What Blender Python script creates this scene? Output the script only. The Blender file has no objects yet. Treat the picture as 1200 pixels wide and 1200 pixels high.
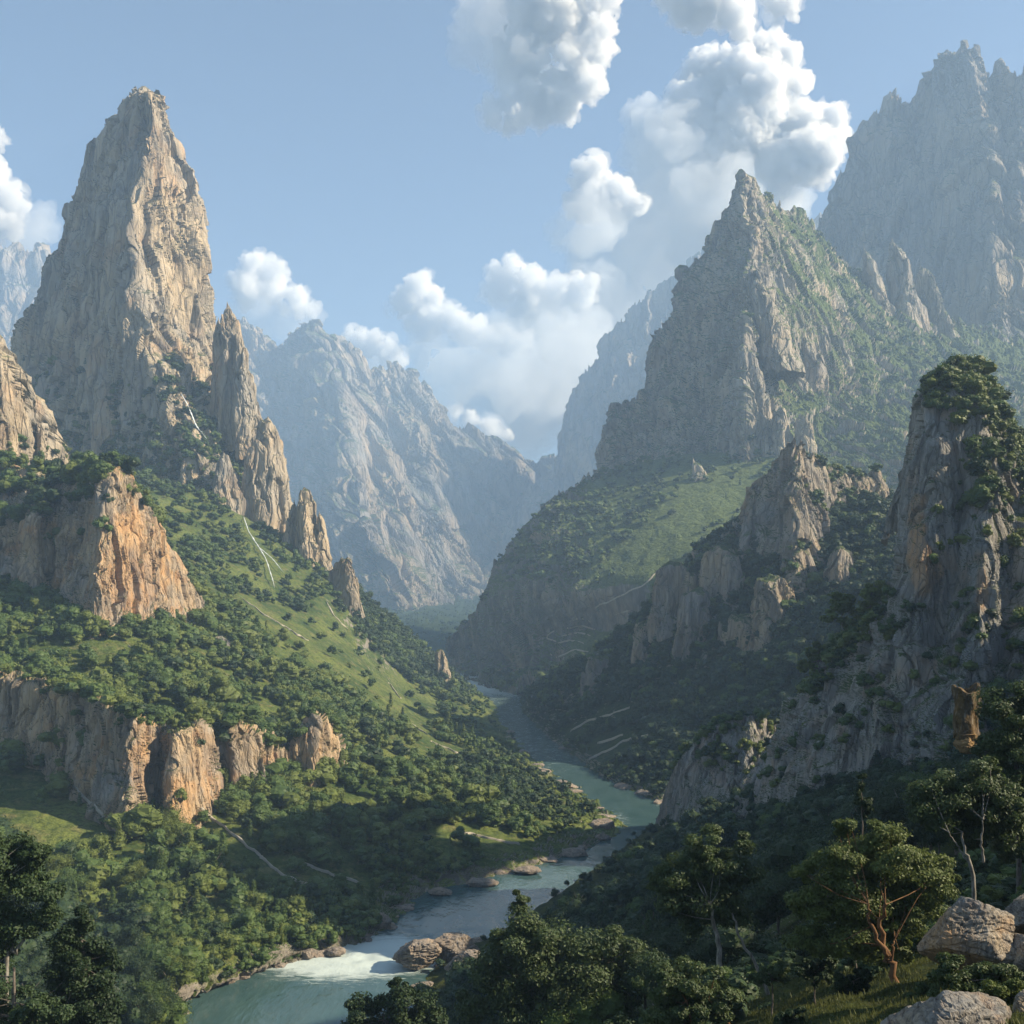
import bpy, math, random
import numpy as np
from mathutils import Vector, Matrix
from mathutils.bvhtree import BVHTree

rng = np.random.default_rng(7)
random.seed(7)
SC = bpy.context.scene
COL = SC.collection
F = 1200.0          # focal length in photo pixels
HOR = 700.0         # photo row of the eye level
EYE = 130.0         # metres above the river (river surface is z = 0)
R = math.radians

# ------------------------------------------------------------------ helpers
def push(Y):        # the survey distances beyond 1.7 km are stretched: the far range stands farther back and taller
    return Y + .5 * np.maximum(0, np.asarray(Y, float) - 1700.0)

def at(px, py, Y):
    Y = float(push(Y))
    return ((px - 600.0) / F * Y, Y, EYE + (HOR - py) / F * Y)

def wY(py):         # distance at which the river surface shows in photo row py
    return EYE * F / (py - HOR)

def tag(o, label=None, cat=None, group=None, kind=None):
    if label: o["label"] = label
    if cat: o["category"] = cat
    if group: o["group"] = group
    if kind: o["kind"] = kind
    return o

def link_mesh(name, V, Q, mat, parent=None, smooth=False, mats=None, mat_idx=None, attr=None):
    V = np.ascontiguousarray(V, np.float32); Q = np.ascontiguousarray(Q, np.int32)
    me = bpy.data.meshes.new(name)
    n = Q.shape[1]
    me.vertices.add(len(V)); me.vertices.foreach_set("co", V.ravel())
    me.loops.add(Q.size); me.loops.foreach_set("vertex_index", Q.ravel())
    me.polygons.add(len(Q))
    me.polygons.foreach_set("loop_start", np.arange(0, Q.size, n, dtype=np.int32))
    me.polygons.foreach_set("use_smooth", np.full(len(Q), smooth, dtype=bool))
    for m in (mats or [mat]): me.materials.append(m)
    if mat_idx is not None: me.polygons.foreach_set("material_index", np.ascontiguousarray(mat_idx, np.int32))
    if attr:
        for k, a in attr.items():
            A = me.attributes.new(k, 'FLOAT', 'POINT'); A.data.foreach_set("value", np.ascontiguousarray(a, np.float32).ravel())
    me.update(calc_edges=True)
    o = bpy.data.objects.new(name, me); COL.objects.link(o)
    if parent: o.parent = parent
    return o

# ------------------------------------------------------------------ noise
_perm = np.random.default_rng(3).permutation(256).astype(np.int32)
_perm = np.concatenate([_perm, _perm, _perm])
_g = np.random.default_rng(4).normal(size=(256, 3)); _g /= np.linalg.norm(_g, axis=1)[:, None]
_g = _g.astype(np.float32)

def pn(p):
    p = np.asarray(p, np.float32)
    sh = p.shape[:-1]; p = p.reshape(-1, 3)
    i = np.floor(p).astype(np.int32); f = p - i; i &= 255
    u = f * f * f * (f * (f * 6 - 15) + 10)
    out = np.zeros(len(p), np.float32)
    for dx in (0, 1):
        wx = u[:, 0] if dx else 1 - u[:, 0]
        a = _perm[i[:, 0] + dx]
        for dy in (0, 1):
            wy = wx * (u[:, 1] if dy else 1 - u[:, 1])
            b = _perm[a + i[:, 1] + dy]
            for dz in (0, 1):
                w = wy * (u[:, 2] if dz else 1 - u[:, 2])
                g = _g[_perm[b + i[:, 2] + dz] & 255]
                out += w * (g[:, 0] * (f[:, 0] - dx) + g[:, 1] * (f[:, 1] - dy) + g[:, 2] * (f[:, 2] - dz))
    return (out * 1.6).reshape(sh)

def fbm(p, o=4, gain=.5):
    s = 0; a = 1.; t = 0
    for k in range(o):
        s = s + a * pn(p * (2.03 ** k) + 17.3 * k); t += a; a *= gain
    return s / t

def ridged(p, o=4, gain=.5):
    s = 0; a = 1.; t = 0
    for k in range(o):
        s = s + a * (1 - np.abs(pn(p * (2.07 ** k) + 31.7 * k)) * 1.6); t += a; a *= gain
    return s / t

def cell(p):
    """cellular noise: nearest / second distance, a random value per cell and a random tilted plane per cell"""
    sh = p.shape[:-1]; p = p.reshape(-1, 3).astype(np.float32)
    i = np.floor(p).astype(np.int32); f = p - i
    best = np.full(len(p), 9., np.float32); sec = best.copy(); hb = np.zeros(len(p), np.int32); off = np.zeros((3, len(p)), np.float32)
    tab = (_perm / 255.).astype(np.float32)
    for dx in (-1, 0, 1):
        hx = _perm[(i[:, 0] + dx) & 255]
        for dy in (-1, 0, 1):
            hy = _perm[hx + ((i[:, 1] + dy) & 255)]
            for dz in (-1, 0, 1):
                h = _perm[hy + ((i[:, 2] + dz) & 255)]
                fx = dx + tab[h] - f[:, 0]; fy = dy + tab[h + 1] - f[:, 1]; fz = dz + tab[h + 2] - f[:, 2]
                d = fx * fx + fy * fy + fz * fz
                nw = d < best
                sec = np.where(nw, best, np.minimum(sec, d)); best = np.where(nw, d, best); hb = np.where(nw, h, hb)
                off[0] = np.where(nw, fx, off[0]); off[1] = np.where(nw, fy, off[1]); off[2] = np.where(nw, fz, off[2])
    g = _g[(hb * 7 + 3) & 255]
    plane = g[:, 0] * off[0] + g[:, 1] * off[1] + g[:, 2] * off[2] * .6
    return np.sqrt(best).reshape(sh), np.sqrt(sec).reshape(sh), tab[hb].reshape(sh), plane.reshape(sh)

def sm(a, b, x):
    t = np.clip((x - a) / (b - a), 0, 1); return t * t * (3 - 2 * t)

# ------------------------------------------------------------------ sheets: relief surfaces through surveyed points
def catmull(A, ts):
    """interpolate array A (n, ...) at positions ts in [0, n-1]; half-tension Catmull-Rom"""
    n = len(A); ts = np.clip(ts, 0, n - 1 - 1e-6)
    i = np.floor(ts).astype(int); f = (ts - i)
    g = lambda k: A[np.clip(i + k, 0, n - 1)]
    f = f.reshape((-1,) + (1,) * (A.ndim - 1))
    p0, p1, p2, p3 = g(-1), g(0), g(1), g(2)
    m1 = .36 * (p2 - p0); m2 = .36 * (p3 - p1)
    f2 = f * f; f3 = f2 * f
    return (2 * f3 - 3 * f2 + 1) * p1 + (f3 - 2 * f2 + f) * m1 + (-2 * f3 + 3 * f2) * p2 + (f3 - f2) * m2

def spread(d, n):
    """n sample positions along len(d)+1 stations, each gap d given samples by its size"""
    d = np.maximum(d, d.max() * .04); c = np.concatenate([[0], np.cumsum(d)])
    return np.interp(np.linspace(0, c[-1], n), c, np.arange(len(c)))

def lerp_rows(top, base, n, sag=0., dsag=0.):
    out = []
    for k in range(1, n + 1):
        t = k / (n + 1)
        out.append([(a[0] + (b[0] - a[0]) * t, a[1] + (b[1] - a[1]) * (t + sag * t * (1 - t)), a[2] + (b[2] - a[2]) * (t - dsag * t * (1 - t))) for a, b in zip(top, base)])
    return out

def sheet(rows, dens=1.0, back=None, wrap=False):
    A = np.array(rows, float); A[..., 2] = push(A[..., 2])
    W = np.stack([(A[..., 0] - 600) / F * A[..., 2], A[..., 2], EYE + (HOR - A[..., 1]) / F * A[..., 2]], -1)
    pix = A[..., :2]
    dr = np.linalg.norm(np.diff(pix, axis=0), axis=-1).mean(1)
    dc = np.linalg.norm(np.diff(pix, axis=1), axis=-1).mean(0)
    nr = int(max(8, dr.sum() * dens)); nc = int(max(8, dc.sum() * dens))
    P = catmull(W, spread(dr, nr))
    P = np.swapaxes(catmull(np.swapaxes(P, 0, 1), spread(dc, nc)), 0, 1)
    if back:
        nb = 14; dY, dz = back
        t = (np.linspace(1, 0, nb + 1)[:-1])[:, None, None]
        B = P[:1] + np.concatenate([0 * t, dY * t, -dz * t ** 1.3], -1)
        P = np.concatenate([B, P], 0)
    return P

def normals(P):
    du = np.gradient(P, axis=1); dv = np.gradient(P, axis=0)
    N = np.cross(du, dv); N /= np.linalg.norm(N, axis=-1)[..., None] + 1e-9
    if N[..., 2].mean() < 0: N = -N
    return N

def grid_faces(nr, nc):
    i = np.arange(nr * nc).reshape(nr, nc)
    return np.stack([i[:-1, :-1], i[1:, :-1], i[1:, 1:], i[:-1, 1:]], -1).reshape(-1, 4)

def blur(A, k):
    for _ in range(k):
        A = (np.roll(A, 1, 0) + np.roll(A, -1, 0) + np.roll(A, 1, 1) + np.roll(A, -1, 1) + 4 * A) / 8
    return A

def rock_disp(P, N, L, amp, seed=0., squash=.22, fine=1.0, tilt=0.):
    """cliff relief: fluted buttresses, split blocks and small fractures; L = size of a buttress in metres"""
    q = (P / L + seed).astype(np.float32)
    if tilt:
        q = q.copy(); q[..., 0] += tilt * q[..., 2]
    w = np.stack([fbm(q * .7 + 5, 2), fbm(q * .7 + 9, 2), fbm(q * .7 + 13, 2)], -1)
    e = q + w * .45
    md = .35 + 1.0 * sm(-.25, .3, w[..., 0] * .7 + w[..., 2] * .7)     # smooth slabs next to shattered ground
    big = ridged(e * np.array([1, 1, squash], np.float32), 2) - .55
    b, s, v, pl = cell(e * np.array([1.5, 1.5, squash * 1.6], np.float32) + 3)
    b3, s3, v3, p3 = cell(e * np.array([4.2, 4.2, squash * 4.2], np.float32) + 7)
    d = amp * (.75 * big + .4 * (v - .5) + .62 * pl - .14 * np.exp(-((s - b) / .07) ** 2) + md * (.13 * (v3 - .5) + .24 * p3 - .07 * np.exp(-((s3 - b3) / .09) ** 2)))
    if fine:
        b4, s4, v4, p4 = cell(e * np.array([11, 11, squash * 14], np.float32) + 11)
        d += amp * fine * md * (.09 * p4 + .05 * (v4 - .5) + .14 * fbm(e * 1.6, 2) + .05 * fbm(e * 22, 2))
    return d

def crest_spires(P, nrows, L, amp, seed=0., rows_from=0):
    """raise the crest line into teeth"""
    x = P[rows_from, :, 0] / L + seed
    q = np.stack([x, x * 0 + seed, P[rows_from, :, 1] / L * .3], -1)
    s = np.clip(ridged(q, 4, .6) - .5, 0, None) * 2.2 - .35
    f = np.zeros(len(P)); n = np.arange(len(P)) - rows_from
    f = np.where(n >= 0, np.clip(1 - n / nrows, 0, 1) ** 1.5, np.clip(1 + n / 14., 0, 1))
    P[..., 2] += f[:, None] * s[None] * amp
    return P

SHEETS = {}
def terrain(name, P, mat, label, cat, kind="structure", group=None, keep=True, disp=None, smooth=False, key=None, stain=None, veg=None):
    if disp is not None:
        N = normals(blur(P, 4))
        P = P + N * disp(P, N)[..., None]
    N = normals(P)
    o = link_mesh(name, P.reshape(-1, 3), grid_faces(*P.shape[:2]), mat, smooth=smooth, attr={k: f(P).ravel() for k, f in (("stain", stain), ("veg", veg)) if f})
    tag(o, label, cat, group, kind)
    if keep: SHEETS[key or o.name] = (P, normals(blur(P, 6)))
    return o

# ------------------------------------------------------------------ materials
def newmat(name):
    m = bpy.data.materials.new(name); m.use_nodes = True
    nt = m.node_tree; nt.nodes.clear()
    return m, nt, nt.nodes, nt.links

class NB:
    """small node builder"""
    def __init__(s, name):
        s.m, s.nt, s.n, s.l = newmat(name)
        s.out = s.n.new("ShaderNodeOutputMaterial")
        s.geo = s.n.new("ShaderNodeNewGeometry")
    def pos(s, sx=1, sy=1, sz=1, obj=False):
        if obj:
            t = s.n.new("ShaderNodeTexCoord"); src = t.outputs["Object"]
        else: src = s.geo.outputs["Position"]
        v = s.n.new("ShaderNodeVectorMath"); v.operation = 'MULTIPLY'; s.l.new(src, v.inputs[0]); v.inputs[1].default_value = (sx, sy, sz)
        return v.outputs[0]
    def noise(s, vec, scale, detail=4, rough=.55, dist=0.):
        t = s.n.new("ShaderNodeTexNoise"); s.l.new(vec, t.inputs["Vector"]); t.inputs["Scale"].default_value = scale
        t.inputs["Detail"].default_value = detail; t.inputs["Roughness"].default_value = rough; t.inputs["Distortion"].default_value = dist
        return t.outputs["Fac"]
    def voro(s, vec, scale, feat='DISTANCE_TO_EDGE'):
        t = s.n.new("ShaderNodeTexVoronoi"); t.feature = feat; s.l.new(vec, t.inputs["Vector"]); t.inputs["Scale"].default_value = scale
        return t.outputs["Distance"]
    def ramp(s, fac, stops, interp='LINEAR'):
        r = s.n.new("ShaderNodeValToRGB"); r.color_ramp.interpolation = interp; s.l.new(fac, r.inputs[0])
        e = r.color_ramp.elements
        while len(e) < len(stops): e.new(.5)
        for k, (p, c) in enumerate(stops):
            e[k].position = p; e[k].color = (c, c, c, 1) if isinstance(c, (int, float)) else (*c, 1)
        return r.outputs[0]
    def mix(s, fac, a, b, mode='MIX'):
        x = s.n.new("ShaderNodeMix"); x.data_type = 'RGBA'; x.blend_type = mode
        for inp, val in ((x.inputs[0], fac), (x.inputs[6], a), (x.inputs[7], b)):
            if isinstance(val, (int, float)): inp.default_value = val if inp == x.inputs[0] else (val, val, val, 1)
            elif isinstance(val, tuple): inp.default_value = (*val, 1)
            else: s.l.new(val, inp)
        return x.outputs[2]
    def math(s, op, a, b=None, clamp=False):
        x = s.n.new("ShaderNodeMath"); x.operation = op; x.use_clamp = clamp
        for k, val in enumerate((a, b)):
            if val is None: continue
            if isinstance(val, (int, float)): x.inputs[k].default_value = val
            else: s.l.new(val, x.inputs[k])
        return x.outputs[0]
    def sepz(s, src):
        x = s.n.new("ShaderNodeSeparateXYZ"); s.l.new(src, x.inputs[0]); return x.outputs
    def bump(s, h, strength, dist):
        b = s.n.new("ShaderNodeBump"); s.l.new(h, b.inputs["Height"]); b.inputs["Strength"].default_value = strength; b.inputs["Distance"].default_value = dist
        return b.outputs[0]
    def bsdf(s, col, rough=.9, spec=.2, normal=None, **kw):
        p = s.n.new("ShaderNodeBsdfPrincipled")
        if isinstance(col, tuple): p.inputs["Base Color"].default_value = (*col, 1)
        else: s.l.new(col, p.inputs["Base Color"])
        if isinstance(rough, (int, float)): p.inputs["Roughness"].default_value = rough
        else: s.l.new(rough, p.inputs["Roughness"])
        p.inputs["Specular IOR Level"].default_value = spec
        if normal is not None: s.l.new(normal, p.inputs["Normal"])
        for k, v in kw.items(): p.inputs[k].default_value = v
        s.l.new(p.outputs[0], s.out.inputs["Surface"]); return p

def rock_mat(name, L, thr=.62, wid=.12, tan=.5, orange=.35, green=(.055, .085, .022), green2=(.10, .115, .035), grey=(.25, .235, .215), tanc=(.40, .31, .20), gscale=1.0):
    """L: metres of one buttress; thr: how level the ground must be for grass to hold"""
    b = NB(name); k = 1.0 / L
    p = b.pos(); pv = b.pos(1, 1, .2)
    n1 = b.noise(p, k * .6, 3); n2 = b.noise(pv, k * 3.0, 5, .65, .6); n3 = b.noise(pv, k * 9, 4, .6); n4 = b.noise(p, k * 1.3, 4, .6)
    base = b.mix(b.ramp(n1, [(.5 - .2 * tan - .05, 0.), (.75 - .2 * tan, 1.)]), grey, tanc)
    base = b.mix(b.math('MULTIPLY', b.ramp(n4, [(.52, 0.), (.66, 1.)]), orange), base, (.48, .25, .10))
    base = b.mix(b.ramp(n2, [(.32, .75), (.55, 0.)]), base, (.085, .08, .075))
    base = b.mix(b.ramp(n3, [(.55, 0.), (.75, .45)]), base, (.50, .46, .40))
    st = b.n.new("ShaderNodeAttribute"); st.attribute_name = "stain"
    base = b.mix(b.math('MULTIPLY', st.outputs["Fac"], b.ramp(n2, [(.3, .1), (.62, .8)])), base, (.46, .25, .10))
    crack = b.ramp(b.voro(pv, k * 4.5), [(0., 0.), (.045, 1.)])
    base = b.mix(b.math('MULTIPLY', b.math('SUBTRACT', 1., crack), .45), base, (.04, .038, .035))  # crack lines darkened, with some cavity shade painted into the rock colour
    nz = b.sepz(b.geo.outputs["Normal"])[2]
    s = b.math('ADD', nz, b.math('MULTIPLY', b.math('SUBTRACT', b.noise(p, k * 2.2 * gscale, 5, .65), .5), .55))
    vg = b.n.new("ShaderNodeAttribute"); vg.attribute_name = "veg"
    s = b.math('ADD', s, b.math('MULTIPLY', vg.outputs["Fac"], .45))
    g = b.ramp(s, [(max(0, thr - wid), 0.), (min(.999, thr + wid), 1.)])
    gc = b.mix(b.noise(p, k * 5 * gscale, 4, .7), green, green2)
    gc = b.mix(b.ramp(b.noise(p, k * 14 * gscale, 3, .7), [(.4, .6), (.6, 0.)]), gc, (.022, .04, .012))
    col = b.mix(g, base, gc)
    h = b.math('ADD', b.math('MULTIPLY', n3, .7), b.math('MULTIPLY', b.noise(pv, k * 24, 5, .7), .5))
    h = b.math('ADD', h, b.math('MULTIPLY', crack, .25))
    b.bsdf(col, .92, .15, b.bump(h, .8, L * .09))
    return b.m

def grass_mat(name, k=.02, bright=(.155, .18, .045), dark=(.045, .075, .02), dry=(.19, .165, .07), rock=(.27, .24, .20), thr=.60):
    b = NB(name); p = b.pos()
    n1 = b.noise(p, k, 4, .6); n2 = b.noise(p, k * 6, 4, .7); n3 = b.noise(p, k * 40, 3, .7)
    c = b.mix(b.ramp(n1, [(.38, 0.), (.62, 1.)]), dark, bright)
    c = b.mix(b.ramp(n2, [(.5, 0.), (.66, .75)]), c, dry)
    c = b.mix(b.ramp(b.noise(p, k * 16, 4, .75), [(.36, .75), (.52, 0.)]), c, tuple(v * .5 for v in dark))
    c = b.mix(b.ramp(n3, [(.3, .6), (.6, 0.)]), c, (.025, .045, .012))
    nz = b.sepz(b.geo.outputs["Normal"])[2]
    s = b.math('ADD', nz, b.math('MULTIPLY', b.math('SUBTRACT', b.noise(p, k * 5, 5, .7), .5), .5))
    c = b.mix(b.ramp(s, [(thr - .1, 1.), (thr, 0.)]), c, b.mix(n2, rock, (.16, .14, .12)))
    b.bsdf(c, .95, .1, b.bump(b.math('ADD', n3, n2), .6, 1.2))
    return b.m

def leaf_mat(name, a=(.035, .062, .016), c=(.085, .12, .03), k=.05, transl=.3, spec=.25):
    b = NB(name)
    info = b.n.new("ShaderNodeObjectInfo")
    p = b.pos()
    n = b.noise(p, k, 3, .6); n2 = b.noise(p, k * 9, 2, .6)
    f = b.math('ADD', b.math('MULTIPLY', n, .9), b.math('MULTIPLY', info.outputs["Random"], .25))
    f = b.math('ADD', f, b.math('MULTIPLY', b.math('SUBTRACT', n2, .5), .8))
    col = b.mix(b.ramp(f, [(.32, 0.), (.8, 1.)]), a, c)
    pr = b.bsdf(col, .55, spec)
    t = b.n.new("ShaderNodeBsdfTranslucent"); b.l.new(col, t.inputs[0])
    mx = b.n.new("ShaderNodeMixShader"); mx.inputs[0].default_value = transl
    b.l.new(pr.outputs[0], mx.inputs[1]); b.l.new(t.outputs[0], mx.inputs[2]); b.l.new(mx.outputs[0], b.out.inputs["Surface"])
    return b.m

def bark_mat(name, a, c, k=4.):
    b = NB(name); p = b.pos(1, 1, .3)
    n = b.noise(p, k, 5, .7)
    b.bsdf(b.mix(b.ramp(n, [(.35, 0.), (.65, 1.)]), a, c), .9, .15, b.bump(n, .7, .05))
    return b.m

def water_mat():
    b = NB("river_water"); p = b.pos(1, .45, 1)
    w1 = b.noise(p, .09, 4, .6, .4); w2 = b.noise(p, .6, 3, .6)
    foam_n = b.noise(b.pos(.45, 1.6, 1), .28, 6, .75, 1.2)
    at_ = b.n.new("ShaderNodeAttribute"); at_.attribute_name = "foam_sheen"
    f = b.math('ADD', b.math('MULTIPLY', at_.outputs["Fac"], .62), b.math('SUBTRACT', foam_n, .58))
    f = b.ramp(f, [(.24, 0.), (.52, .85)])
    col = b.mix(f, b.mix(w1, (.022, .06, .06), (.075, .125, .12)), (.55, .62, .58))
    pr = b.bsdf(col, b.ramp(f, [(0., .12), (1., .7)]), .5, b.bump(b.math('ADD', b.math('MULTIPLY', w1, 1.2), b.math('MULTIPLY', w2, .25)), .55, .8))
    pr.inputs["IOR"].default_value = 1.33
    return b.m

M_tower = rock_mat("tower_rock", 70, thr=.66, tan=.75, orange=.4, grey=(.31, .285, .245), tanc=(.46, .36, .235))
M_far = rock_mat("far_rock", 160, thr=.60, tan=.35, orange=.1)
M_peak = rock_mat("peak_rock", 90, thr=.47, wid=.10, tan=.55, orange=.15, green=(.075, .11, .03), green2=(.13, .155, .045), grey=(.29, .27, .24), tanc=(.44, .36, .25))
M_massif = rock_mat("massif_rock", 140, thr=.62, tan=.45, orange=.12, grey=(.21, .20, .185), tanc=(.36, .29, .20))
M_cliff = rock_mat("warm_cliff_rock", 22, thr=.70, tan=.8, orange=.65, tanc=(.45, .33, .20))
M_right = rock_mat("dark_cliff_rock", 16, thr=.60, tan=.25, orange=.25, grey=(.28, .275, .26), tanc=(.33, .30, .25))
M_pin = rock_mat("pinnacle_rock", 34, thr=.56, tan=.5, orange=.2)
M_boulder = rock_mat("boulder_rock", 1.6, thr=1.3, tan=.1, orange=.3, grey=(.225, .22, .21))
M_bank = rock_mat("bank_rock", 5, thr=1.3, tan=.6, orange=.1, grey=(.24, .21, .18), tanc=(.33, .26, .19))
M_grass = grass_mat("valley_grass")
M_mead = grass_mat("meadow_grass", .012, bright=(.15, .18, .05), dark=(.05, .08, .025))
M_moss = grass_mat("foreground_moss", .25, bright=(.10, .115, .028), dark=(.035, .045, .016), dry=(.11, .10, .04))
M_forest_floor = grass_mat("forest_floor", .03, bright=(.05, .075, .02), dark=(.022, .04, .012), dry=(.09, .085, .04))
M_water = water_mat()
M_leaf = leaf_mat("leaf_green", (.045, .08, .02), (.10, .15, .04))
M_leaf_y = leaf_mat("leaf_yellow_green", (.075, .105, .022), (.155, .19, .045))
M_leaf_d = leaf_mat("leaf_dark_green", (.014, .03, .012), (.042, .07, .026), transl=.22)
M_leaf_fg = leaf_mat("leaf_foreground", (.035, .062, .02), (.11, .15, .05), .5, .35, .4)
M_bark = bark_mat("bark_grey", (.07, .055, .045), (.22, .19, .16))
M_bark_o = bark_mat("bark_orange", (.10, .05, .025), (.21, .12, .06))
M_bark_w = bark_mat("bark_pale", (.10, .09, .075), (.34, .32, .28))
def plain(name, col, rough=.9, k=.3):
    b = NB(name); n = b.noise(b.pos(), k, 4, .7)
    b.bsdf(b.mix(n, tuple(v * .65 for v in col), tuple(min(1, v * 1.2) for v in col)), rough, .2)
    return b.m
M_path = plain("pale_path", (.40, .355, .28), .95, .5)
M_stream = plain("white_water", (.62, .66, .66), .35, .3)
# ------------------------------------------------------------------ terrain
def fall(P, L):     # soft rolling relief of soil slopes
    return lambda Q, N: L * (fbm(Q / (L * 9), 4) * 1.1 + .25 * ridged(Q / (L * 4), 3) - .1)

def shore(P, base):     # soil slope that turns into broken rock at the water's edge
    def f(Q, N):
        d = base(Q, N); m = (Q[..., 2] < 7) & (Q[..., 2] > -6) & (Q[..., 1] < 1000)
        w_ = sm(7, 3, Q[..., 2][m]); d[m] = d[m] * (1 - .6 * w_) + w_ * (rock_disp(Q[m], N[m], 9, 2.6, 2.2, .8, 1.2) + .5)
        return d
    return f

to_px0 = lambda Q: 600 + Q[..., 0] / Q[..., 1] * F      # bearing of a point
# --- left valley side: rows follow the left bank upstream, columns run from the hill down into the water
left_rows = [
 [(-260,1430,120),(-200,1400,130),(0,1330,170),(60,1300,200),(110,1280,220),(150,1250,250),(180,1230,280),(200,1215,wY(1215)),(300,1260,wY(1215))],
 [(-260,1230,210),(-200,1200,230),(0,1200,250),(70,1195,265),(120,1190,280),(160,1185,295),(190,1178,315),(215,1168,wY(1168)),(300,1200,wY(1168))],
 [(-260,1105,310),(-200,1100,320),(0,1100,340),(100,1110,340),(180,1120,340),(250,1125,345),(310,1130,355),(345,1127,wY(1127)),(430,1170,wY(1127))],
 [(-260,1045,370),(-200,1040,380),(0,1040,390),(120,1060,385),(220,1075,380),(310,1085,380),(390,1095,385),(425,1102,wY(1102)),(500,1140,wY(1102))],
 [(-260,990,410),(-200,985,420),(0,980,430),(130,995,425),(250,1015,420),(340,1035,420),(420,1055,420),(462,1074,wY(1074)),(540,1105,wY(1074))],
 [(-260,930,460),(-200,925,470),(0,915,480),(140,955,465),(280,980,455),(380,1005,450),(450,1032,450),(500,1045,wY(1045)),(570,1080,wY(1045))],
 [(-260,855,535),(-200,850,540),(0,830,560),(150,870,540),(300,925,510),(420,968,495),(540,1000,490),(640,1010,wY(1010)),(690,1050,wY(1010))],
 [(-260,795,590),(-200,785,600),(0,765,610),(150,795,590),(300,860,570),(430,910,560),(590,945,570),(722,966,wY(966)),(800,985,wY(966))],
 [(-260,745,640),(-200,735,650),(0,715,660),(150,740,660),(300,800,680),(430,850,700),(540,890,715),(642,908,wY(908)),(700,925,wY(908))],
 [(-260,690,710),(-200,680,720),(0,655,740),(150,690,760),(300,740,820),(420,800,850),(510,850,865),(608,878,wY(878)),(668,890,wY(878))],
 [(-260,650,840),(-200,640,850),(0,620,900),(180,650,950),(290,690,1000),(400,750,1020),(478,810,1070),(583,839,wY(839)),(632,846,wY(839))],
 [(-260,570,1040),(-200,560,1050),(0,540,1100),(170,580,1150),(270,625,1150),(390,690,1150),(472,770,1200),(576,822,wY(822)),(610,830,wY(822))],
 [(-260,540,1300),(-200,540,1300),(0,540,1280),(170,560,1260),(262,592,1230),(370,660,1240),(450,722,1270),(546,803,wY(803)),(576,810,wY(803))],
]
P = sheet(left_rows[::-1], .8, back=(200, 90))
P_left = terrain("left_valley_slope", P, M_grass, "green left side of the valley dropping to the river", "hillside", disp=shore(P, fall(P, 2.6)), key="left")

# --- right bank forest slope below the pinnacle
right_rows = [
 [(760,965,wY(940)),(775,940,wY(940)),(830,900,680),(900,860,690),(980,800,700),(1080,740,720),(1300,640,740)],
 [(715,940,wY(925)),(740,925,wY(925)),(800,880,730),(880,830,740),(960,760,750),(1060,690,760),(1300,620,780)],
 [(670,920,wY(905)),(700,905,wY(905)),(760,860,790),(840,800,800),(920,715,815),(1040,650,830),(1300,600,840)],
 [(615,885,wY(868)),(650,868,wY(868)),(720,820,900),(795,755,880),(885,650,880),(1010,600,890),(1300,590,900)],
 [(585,850,wY(836)),(615,836,wY(836)),(670,790,1060),(738,742,985),(805,672,940),(900,610,930),(1300,600,940)],
 [(585,825,wY(816)),(612,816,wY(816)),(650,792,1250),(745,738,1080),(810,668,1000),(890,620,970),(1300,610,960)],
]
P = sheet(right_rows[::-1], .8, back=(90, 80))
terrain("right_valley_slope", P, M_forest_floor, "dark wooded right side of the valley above the river bend", "hillside", disp=shore(P, fall(P, 3.5)), key="right")

# --- sunny meadow shelf farther up on the right
mead_rows = [
 [(690,562,1760),(760,540,1760),(850,528,1710),(950,540,1600),(1060,580,1500),(1300,560,1500)],
 [(640,592,1680),(720,588,1610),(800,578,1550),(880,588,1500),(980,620,1400),(1300,620,1400)],
 [(590,650,1680),(655,632,1540),(740,636,1450),(820,636,1380),(900,680,1300),(1300,700,1300)],
 [(562,712,1680),(600,690,1530),(690,690,1400),(760,685,1330),(860,740,1250),(1300,800,1250)],
 [(524,748,1800),(580,752,1600),(660,740,1470),(730,746,1370),(800,790,1270),(1300,850,1250)],
 [(530,782,1835),(585,788,1650),(645,788,1430),(700,808,1300),(760,835,1210),(1300,900,1250)],
 [(548,797,wY(797)),(590,812,wY(812)),(625,822,1330),(700,850,1220),(760,875,1140),(1300,940,1200)],
]
P = sheet(mead_rows, .9, back=(80, 200))
def mead_disp(Q, N):
    rocky = sm(720, 640, 600 + Q[..., 0] / Q[..., 1] * F)       # the shoulder over the gorge is broken rock
    return fall(Q, 5)(Q, N) + rocky * rock_disp(Q, N, 60, 26, 2.)
M_shelf = rock_mat("shelf_ground", 60, thr=.40, wid=.12, tan=.2, orange=.05, green=(.085, .12, .035), green2=(.14, .165, .05), grey=(.17, .17, .155))
terrain("meadow_hillside", P, M_shelf, "sunlit meadow shelf with a dark rocky edge over the gorge", "hillside", disp=mead_disp, key="meadow", veg=lambda Q: .1 + .38 * sm(630, 730, to_px0(Q)))

# --- rolling floor of the far gorge
gorge = [[(340,680,4700),(440,680,4700),(530,684,4700),(640,680,4700)], [(340,708,3700),(440,712,3700),(530,716,3700),(640,710,3700)], [(340,760,2600),(440,750,2500),(530,752,2500),(640,760,2600)], [(340,815,1950),(440,800,1900),(540,806,1850),(640,815,1900)]]
P = sheet(gorge, .8)
terrain("gorge_floor", P, M_forest_floor, "wooded floor of the far gorge below the blue mountain", "valley floor", disp=lambda Q, N: 30 * ridged(Q / 160, 4) - 14, key="gorge")

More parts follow.
